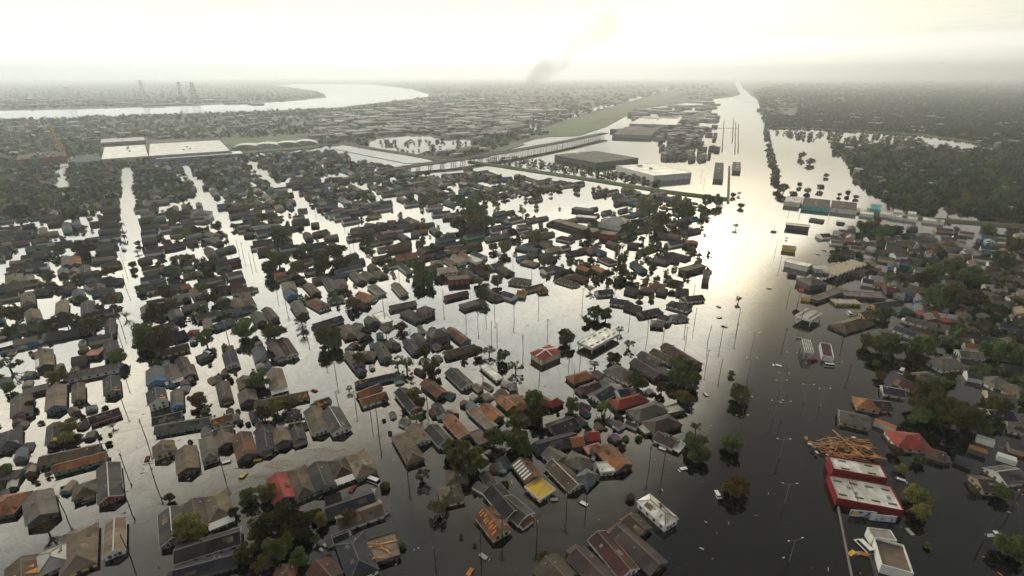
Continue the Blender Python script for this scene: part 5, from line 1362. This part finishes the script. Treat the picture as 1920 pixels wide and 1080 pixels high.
for i in range(len(xy)):
    if all(np.hypot(*(xy[i] - xy[j])) > 11 for j in keep): keep.append(i)
xy = xy[keep]; m = len(xy)
block_mass('packed_houses', xy, -.5 + np.where(rng.uniform(size=m) < .6, 0, math.pi / 2) + rng.normal(size=m) * .1, rng.uniform(10, 15, m), rng.uniform(7, 9, m), rng.uniform(1.8, 2.6, m), rng.uniform(1.6, 2.3, m), TONES[rng.choice(pick, m)] * rng.uniform(.8, 1.2, (m, 1)), np.array([WCOL[c][1] for c in 'wcgwdbwt'])[rng.integers(0, 8, m)])
tree_mass('garden_bushes', RB, 270, 3.4, 3.4, 30, (.052, .062, .026), False, .55, hz=1.1, tall=True)
tree_mass('garden_bushes', [(1640, 640), (1920, 560), (1990, 560), (1990, 860), (1840, 830), (1720, 800)], 90, 3.0, 4, 34, (.05, .06, .026), False, .6, hz=1.1, tall=True)
# forest right of the flooded road
FA = [(1442, 240), (1427, 195), (1410, 172), (1450, 158), (1920, 152), (2100, 152), (2100, 305), (1920, 288), (1830, 266), (1730, 252), (1560, 243)]
tree_mass('far_forest', FA, 12000, 6, 3.2, 13, (.028, .038, .024), hole=[[(1455, 196), (1495, 198), (1495, 220), (1460, 215)]], hz=.9)
FB = [(1557, 273), (1640, 275), (1830, 282), (1920, 292), (2100, 310), (2100, 440), (1905, 421), (1850, 405), (1790, 386), (1775, 373), (1750, 381), (1740, 398), (1690, 381), (1640, 360), (1600, 336), (1612, 322), (1590, 300)]
tree_mass('wooded_suburb', FB, 2900, 5.0, 3.6, 24, (.034, .044, .022), hz=.9)
tree_mass('wooded_suburb', FB, 420, 8.0, 6.5, 60, (.040, .052, .022), hz=1.3)
tree_mass('drowned_thicket', [(1440, 246), (1500, 246), (1720, 256), (1740, 275), (1600, 268), (1500, 262)], 130, 4.5, 2.6, 22, (.06, .065, .03), hz=.9)
tree_mass('roadside_trees', [(1424, 196), (1432, 205), (1452, 300), (1462, 350), (1450, 345), (1432, 240)], 90, 4, 2.4, 22, (.05, .055, .028), hz=.9)
# the built-up middle distance and the far river banks
FM = [(0, 226), (300, 216), (640, 204), (800, 186), (900, 176), (1250, 158), (1330, 160), (1370, 180), (1200, 200), (1130, 236), (1000, 256), (880, 296), (800, 292), (640, 268), (470, 284), (130, 298), (0, 316), (-80, 320), (-80, 228)]
HOLES = [[(690, 262), (760, 250), (890, 262), (880, 286), (780, 291), (690, 276)], [(1010, 242), (1100, 214), (1270, 166), (1290, 190), (1140, 240), (1030, 258)], [(425, 262), (592, 250), (600, 280), (440, 290)], [(188, 260), (430, 262), (458, 300), (190, 300)]]
tree_mass('far_city_trees', FM, 4600, 6, 3.0, 12, (.060, .076, .038), hole=HOLES, hz=.9)
tree_mass('far_bank_trees', [(-80, 160), (500, 158), (600, 172), (605, 182), (530, 190), (350, 197), (0, 206), (-80, 207)], 2600, 8, 1.5, 9, (.055, .062, .040), hz=.8)
tree_mass('far_bank_trees', [(300, 215), (640, 203), (800, 182), (900, 176), (900, 190), (640, 214), (320, 224), (0, 232), (-80, 232), (0, 226)], 700, 6, 2.4, 11, (.045, .058, .03), hz=1.0)
tree_mass('horizon_woods', [(640, 156), (1360, 152), (1360, 162), (1100, 168), (820, 176), (780, 166), (700, 157)], 2000, 12, 1.4, 8, (.052, .060, .040), hz=.8)
tree_mass('levee_scrub', [(900, 300), (1000, 316), (1240, 352), (1240, 340), (1080, 312), (960, 296)], 260, 2.5, 2.2, 20, (.065, .075, .03), hz=.9)
# flat sheds and blocks of the industrial middle distance
def shed_mass(name, poly, n, lo, hi, hole=()):
    x, y = sample(poly, n)
    for h in hole: k = ~inside(h, x, y); x, y = x[k], y[k]
    xy, t = Gn(x, y); m = len(xy); f = np.clip(t / 1500, .6, 2.2)
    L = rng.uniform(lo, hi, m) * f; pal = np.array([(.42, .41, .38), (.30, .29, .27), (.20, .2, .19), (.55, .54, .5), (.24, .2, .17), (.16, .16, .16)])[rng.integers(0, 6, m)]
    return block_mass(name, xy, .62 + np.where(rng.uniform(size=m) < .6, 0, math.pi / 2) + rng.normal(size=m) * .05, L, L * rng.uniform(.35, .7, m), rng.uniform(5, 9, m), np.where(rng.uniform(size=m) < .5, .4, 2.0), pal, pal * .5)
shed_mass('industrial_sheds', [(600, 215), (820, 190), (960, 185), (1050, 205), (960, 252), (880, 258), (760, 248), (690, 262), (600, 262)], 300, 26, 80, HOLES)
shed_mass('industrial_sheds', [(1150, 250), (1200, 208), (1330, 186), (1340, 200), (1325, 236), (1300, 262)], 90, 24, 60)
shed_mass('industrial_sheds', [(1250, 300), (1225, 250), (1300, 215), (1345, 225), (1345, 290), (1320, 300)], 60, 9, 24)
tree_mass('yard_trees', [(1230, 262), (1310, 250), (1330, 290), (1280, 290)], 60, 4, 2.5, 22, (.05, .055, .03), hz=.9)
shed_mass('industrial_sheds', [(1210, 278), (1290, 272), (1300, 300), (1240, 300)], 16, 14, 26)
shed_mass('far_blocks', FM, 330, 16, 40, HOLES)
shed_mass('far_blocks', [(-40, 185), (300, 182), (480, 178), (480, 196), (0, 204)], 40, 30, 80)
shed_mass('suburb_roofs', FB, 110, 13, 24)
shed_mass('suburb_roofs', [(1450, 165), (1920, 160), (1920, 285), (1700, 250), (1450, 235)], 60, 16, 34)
shed_mass('industrial_sheds', [(1425, 190), (1480, 190), (1500, 215), (1440, 225)], 12, 30, 60)
# ------------------------------------------------------------------ utility poles, lamps, drowned cars
def pole_mesh(H, arms):
    return MB().tube((0, 0, -1.5), (0, 0, H), .19, .13, 7).mesh('pole', M_pole), [MB().box(-1.3, 1.3, -.07, .07, H - .5 - 1.1 * i, H - .32 - 1.1 * i).mesh('crossarm', M_pole) for i in range(arms)]
PV = [pole_mesh(10, 1), pole_mesh(11, 2), pole_mesh(9, 1), pole_mesh(11.5, 2)]
TRAF = MB().tube((0, 0, 0), (0, 0, .9), .28, .28, 8).mesh('transformer', M_metal)
POLES = """227 642;229 615;234 705;231 760;235 882;241 945;244 1042;292 908;420 890;122 962;184 822;275 825;150 718;610 672;630 705;667 762;696 786;708 790;697 640;802 765;905 735;874 600;896 610;911 596;927 588;921 628;932 630;831 572;537 577;520 555;576 634;636 766;964 598;1010 576;1092 568;1027 628;981 660;1012 700;1067 678;1088 676;1077 730;1214 630;1245 625;1302 606;1286 640;1327 640;1324 684;1181 596;1285 612;1062 960;1099 950;1007 1010;1242 886;1217 878;765 898;942 1010;902 1046;817 1060;711 822;1592 702;1580 640;1500 612;1640 660;1845 1012;1900 950;728 500;748 520;655 455;663 462;705 500;900 455;1071 460;1122 455;1224 505;1264 498;1297 495;962 500;997 515;433 480;447 470;456 478;470 495;476 488;232 440;229 470;233 500;236 540;60 430;47 445;28 455;20 490;1380 630;1384 605;1352 640;1470 640;1478 560;1462 500;1454 470;1450 440;1480 395;1555 405;1500 400;1610 560;1665 545;1560 545;1770 605;1800 600;1745 590;1830 620;1700 430;1660 425;1350 700;1310 470;915 560;770 645;1320 345;1315 332;1262 372;1235 372;1300 560;1090 425;1160 400;1016 425;560 520;645 420;630 405;590 395"""
for it in POLES.replace('\n', '').split(';'):
    x, y = map(float, it.split()); p = G(x, y, 0); k = random.randrange(4); me, arms = PV[k]
    o = thing('utility_pole', 'utility pole', p, random.uniform(0, 3.14), group='utility poles standing in the flood'); o.rotation_euler = (random.gauss(0, .025), random.gauss(0, .025), o.rotation_euler.z)
    put('pole', me, o)
    for a in arms: put('crossarm', a, o)
    if y > 560 and random.random() < .35: put('transformer', TRAF, o, (.35, 0, 7.2))
    AUTO.append((o, 'two-arm utility pole' if len(arms) == 2 else 'single-arm utility pole', x, y))
for x, b_, t_, lb in ((436, 672, 602, 'tall pale mast rising from the houses right of the left street'), (722, 606, 560, 'tall pale mast by the rounded white roof'), (1156, 512, 453, 'tallest pale mast among trees near the sun reflection'), (1068, 700, 655, None)):
    if not lb: continue
    p = G(x, b_, 0); H = height_for(p, t_); o = thing('light_mast', 'mast', p, 0, lb, 'tall light masts')
    MB().tube((0, 0, -1), (0, 0, H), .3, .18, 8).build('mast', M_metal, o); MB().box(-1.2, 1.2, -.2, .2, H - .1, H + .3).build('lamp_bar', M_metal, o)
SHAFT = MB().tube((0, 0, -1.5), (0, 0, 9.4), .11, .07, 7).mesh('shaft', M_lamp); ARM = MB().bar((0, 0, 9.2), (2.4, 0, 9.9), .08, .08).mesh('arm', M_lamp); HEAD = MB().box(2.3, 2.95, -.16, .16, 9.84, 9.98).mesh('lamp_head', M_white)
for x, y in ((1461, 858), (1471, 944), (1480, 1052), (1393, 776), (1458, 744), (1508, 752), (1450, 783), (1465, 786), (1385, 812), (1538, 760), (1463, 730), (1478, 690), (1404, 700), (1410, 650)):
    p = G(x, y, 0); o = thing('street_lamp', 'street lamp', p, random.uniform(-.25, .25), group='twin street lamps along the drowned road')
    put('shaft', SHAFT, o)
    for a in (0, math.pi): put('arm', ARM, o, None, (0, 0, a)); put('lamp_head', HEAD, o, None, (0, 0, a))
    AUTO.append((o, 'twin-armed street lamp in dark water', x, y))
# long pale concrete barrier at the bottom right
b0, b1 = G(1571, 952, 0), G(1604, 1120, 0); m_ = (b0 + b1) / 2
o = thing('flood_barrier', 'barrier', (m_.x, m_.y, 0), 0, 'long thin pale concrete barrier running down beside the red store'); MB().bar(b0 - m_ + Vector((0, 0, .3)), b1 - m_ + Vector((0, 0, .3)), .45, .9).build('barrier_wall', M_conc, o); LAND.append(('long pale barrier', 1585, 1020))
def car_parts(m, van=False):
    b = MB(); L, W_, z0, z1 = (5.4, 2.0, -.4, .55) if not van else (6.4, 2.3, -.4, .9)
    b.add([(-L/2,-W_/2,z0),(L/2,-W_/2,z0),(L/2,W_/2,z0),(-L/2,W_/2,z0),(-L/2,-W_/2,z1 - .1),(L/2,-W_/2,z1 - .22),(L/2,W_/2,z1 - .22),(-L/2,W_/2,z1 - .1),(-L/2 + .1,-W_/2 + .1,z1),(L/2 - .2,-W_/2 + .1,z1 - .1),(L/2 - .2,W_/2 - .1,z1 - .1),(-L/2 + .1,W_/2 - .1,z1)],
          [(3,2,1,0),(0,1,5,4),(1,2,6,5),(2,3,7,6),(3,0,4,7),(4,5,9,8),(5,6,10,9),(6,7,11,10),(7,4,8,11),(8,9,10,11)])
    x0, x1 = (-L/2 + .5, L/2 - 1.6) if not van else (-L/2 + .05, L/2 - 1.3); zt = z1 + (.6 if not van else 1.2)
    c = MB().add([(x0,-W_/2+.12,z1-.05),(x1 + .7,-W_/2+.12,z1-.12),(x1 + .7,W_/2-.12,z1-.12),(x0,W_/2-.12,z1-.05),(x0+.35,-W_/2+.28,zt-.06),(x1,-W_/2+.28,zt-.06),(x1,W_/2-.28,zt-.06),(x0+.35,W_/2-.28,zt-.06)], [(0,1,5,4),(1,2,6,5),(2,3,7,6),(3,0,4,7)])
    t = MB().box(x0 + .33, x1 + .02, -W_/2 + .26, W_/2 - .26, zt - .06, zt)
    return b.mesh('body', m), c.mesh('window_band', M_pane), t.mesh('car_roof', m)
CM = dict(w=('white', M_white), r=('red', M_red), s=('silver', M_metal), y=('yellow', M_tarpy), o=('orange', mat('orange_paint', (.45, .16, .03))), k=('dark', mat('dark_paint', (.03, .03, .035), rough=.3)), b=('blue', mat('blue_paint', (.03, .08, .22), rough=.3)))
CARS = {(k, v): car_parts(CM[k][1], v) for k in CM for v in (False, True)}
for it in """1620 1025 w 1;1595 1040 y 0;1617 1040 o 0;1348 576 s 0;1348 596 w 0;1357 612 w 0;1443 541 w 0;1451 435 w 1;1458 686 w 0;1556 686 w 1;1592 588 w 1;1690 697 w 1;1703 997 s 0;1687 900 w 0;1868 1002 w 0;1854 1006 s 0;1323 740 w 0;1188 797 w 0;1189 801 r 0;702 903 w 1;621 960 w 1;612 1022 w 0;655 1000 w 0;276 862 r 0;882 1073 o 0;588 733 r 0;423 868 w 0;660 920 r 0;1283 880 w 0;1240 842 w 0;1524 677 r 1;1500 635 k 0;1344 925 w 0;340 590 k 0;700 925 s 0;1093 945 w 0;1040 938 s 0;1112 862 w 0;905 1044 s 0;391 664 w 1;485 864 y 0;456 894 y 0;330 752 w 0;1580 420 s 1;1720 845 s 0;1560 548 w 1;1533 523 w 0;1546 470 w 0;1533 477 w 0;1590 462 w 0""".split(';'):
    x, y, k, v = it.split(); x, y = float(x), float(y); p = G(x, y, 0)
    o = thing('van' if v == '1' else 'car', 'van' if v == '1' else 'car', (p.x, p.y, -.62 if v == '1' else -.55), random.uniform(0, 6.28), group='drowned vehicles'); o.rotation_euler = (random.gauss(0, .03), random.gauss(0, .04), o.rotation_euler.z)
    for n, me in zip(('body', 'window_band', 'car_roof'), CARS[(k, v == '1')]): put(n, me, o)
    AUTO.append((o, f"{CM[k][0]} {'van' if v == '1' else 'car'} roof-deep in water", x, y))
# floating rubbish between the houses
rd = random.Random(11); db = [MB(), MB(), MB()]
for _ in range(300):
    x, y = rd.uniform(0, 1920), rd.uniform(560, 1080)
    if rd.random() < .25: x, y = rd.gauss(330, 120), rd.gauss(880, 40)
    p = G(x, y, 0); a = rd.uniform(0, 6.28); l, w_ = rd.uniform(.2, .9), rd.uniform(.05, .22); ca, sa = math.cos(a), math.sin(a); z = rd.uniform(.03, .12)
    vs = [(p.x + ca * i * l - sa * j * w_, p.y + sa * i * l + ca * j * w_, zz) for zz in (-.1, z) for i, j in ((-1, -1), (1, -1), (1, 1), (-1, 1))]
    db[rd.randrange(3)].add(vs, [(3,2,1,0),(4,5,6,7),(0,1,5,4),(1,2,6,5),(2,3,7,6),(3,0,4,7)])
for q, m in zip(db, (M_wood, M_pole, M_trim)): q.build('floating_debris', m)['kind'] = 'stuff'

# ------------------------------------------------------------------ smoke and haze
def volume_mat(name, build):
    m = bpy.data.materials.new(name); m.use_nodes = True; t = m.node_tree; t.nodes.clear(); o = NN('ShaderNodeOutputMaterial', t); pv_ = NN('ShaderNodeVolumePrincipled', t); link(pv_.outputs[0], o.inputs['Volume'], t); build(t, pv_); return m
SB = G(992, 171, 0); SM = SB.y * cP + CAM_H * sP; SM /= FPX                      # metres per pixel at the fire
def smoke_nodes(t, pv_):
    pv_.inputs['Color'].default_value = (.42, .38, .34, 1)
    co = NN('ShaderNodeTexCoord', t); n = NN('ShaderNodeTexNoise', t); n.inputs['Scale'].default_value = .0045; n.inputs['Detail'].default_value = 6; link(co.outputs['Object'], n.inputs['Vector'], t)
    s = NN('ShaderNodeSeparateXYZ', t); link(co.outputs['Object'], s.inputs[0], t)
    fade = mth('EXPONENT', mth('MULTIPLY', s.outputs[2], -.0019, nt_=t), nt_=t)
    link(mth('MULTIPLY', mth('MULTIPLY', sstep(n.outputs[0], .26, .62, t), fade, nt_=t), .0062, nt_=t), pv_.inputs['Density'], t)
M_smoke = volume_mat('dark_smoke', smoke_nodes)
bm = bmesh.new()
path = [(0, -4, 10), (4, 8, 14), (10, 22, 17), (24, 34, 20), (42, 46, 23), (62, 60, 23), (84, 72, 22), (108, 86, 22), (128, 104, 24), (148, 120, 26)]
tmp = bpy.data.meshes.new('smoke')
for (x, z, r_), (x2, z2, r2) in zip(path, path[1:]):
    for k in range(3):
        f = k / 3; M = Matrix.Translation(((x + (x2 - x) * f) * SM, random.uniform(-30, 30), max(8, (z + (z2 - z) * f) * SM))) @ Matrix.Diagonal((*[(r_ + (r2 - r_) * f) * SM * s for s in (1, .8, .9)], 1))
        bmesh.ops.create_icosphere(bm, subdivisions=2, radius=1, matrix=M)
for v in bm.verts: v.co.z = max(v.co.z, 2)
bm.to_mesh(tmp); bm.free(); tmp.materials.append(M_smoke)
sm = put('smoke', tmp, None, (SB.x, SB.y, 0)); sm['kind'] = 'stuff'
rm_ = sm.modifiers.new('fuse', 'REMESH'); rm_.mode = 'VOXEL'; rm_.voxel_size = 14
SMTOP = (120 + 26) * SM + 20
HZ = 46000.0
def haze_nodes(t, pv_):
    pv_.inputs['Color'].default_value = (.88, .94, 1.0, 1); pv_.inputs['Density'].default_value = HAZE; pv_.inputs['Anisotropy'].default_value = .6
HAZE = .000125
hz = MB().box(-HZ - 4000, HZ + 4000, -1500, HZ + 4000, -1.5, max(SMTOP, 170)).build('haze', volume_mat('haze_air', haze_nodes)); hz['kind'] = 'stuff'

# ------------------------------------------------------------------ labels that single out each repeat by its look and its nearest landmark
def say_all():
    place = {'l': 'left of the', 'r': 'right of the', 'b': 'behind the', 'f': 'in front of the'}; nth = ['nearest', 'second nearest', 'third nearest', 'fourth nearest', 'fifth nearest', 'sixth nearest', 'seventh nearest', 'eighth nearest']
    by = {}
    for a in AUTO: by.setdefault(a[1], []).append(a)
    for d, items in by.items():
        opts = {}
        for nm, lx, ly in LAND:
            qd = {}
            for i, (o, _, x, y) in enumerate(items):
                ex, ey = x - lx, (y - ly) * 1.6
                q = ('r' if ex > 0 else 'l') if abs(ex) > abs(ey) else ('f' if ey > 0 else 'b')
                qd.setdefault(q, []).append((math.hypot(ex, ey), i))
            for q, l in qd.items():
                for k, (dist, i) in enumerate(sorted(l)[:8]): opts.setdefault(i, []).append((k * 60 + dist, k, q, nm))
        for i, (o, *_r) in enumerate(items):
            _, k, q, nm = min(opts[i])
            pre = d if len(items) > 1 else d
            o['label'] = f"{nth[k]} {pre} {place[q]} {nm}".replace(', ', ' with ').replace('with olive', 'with olive')
say_all()
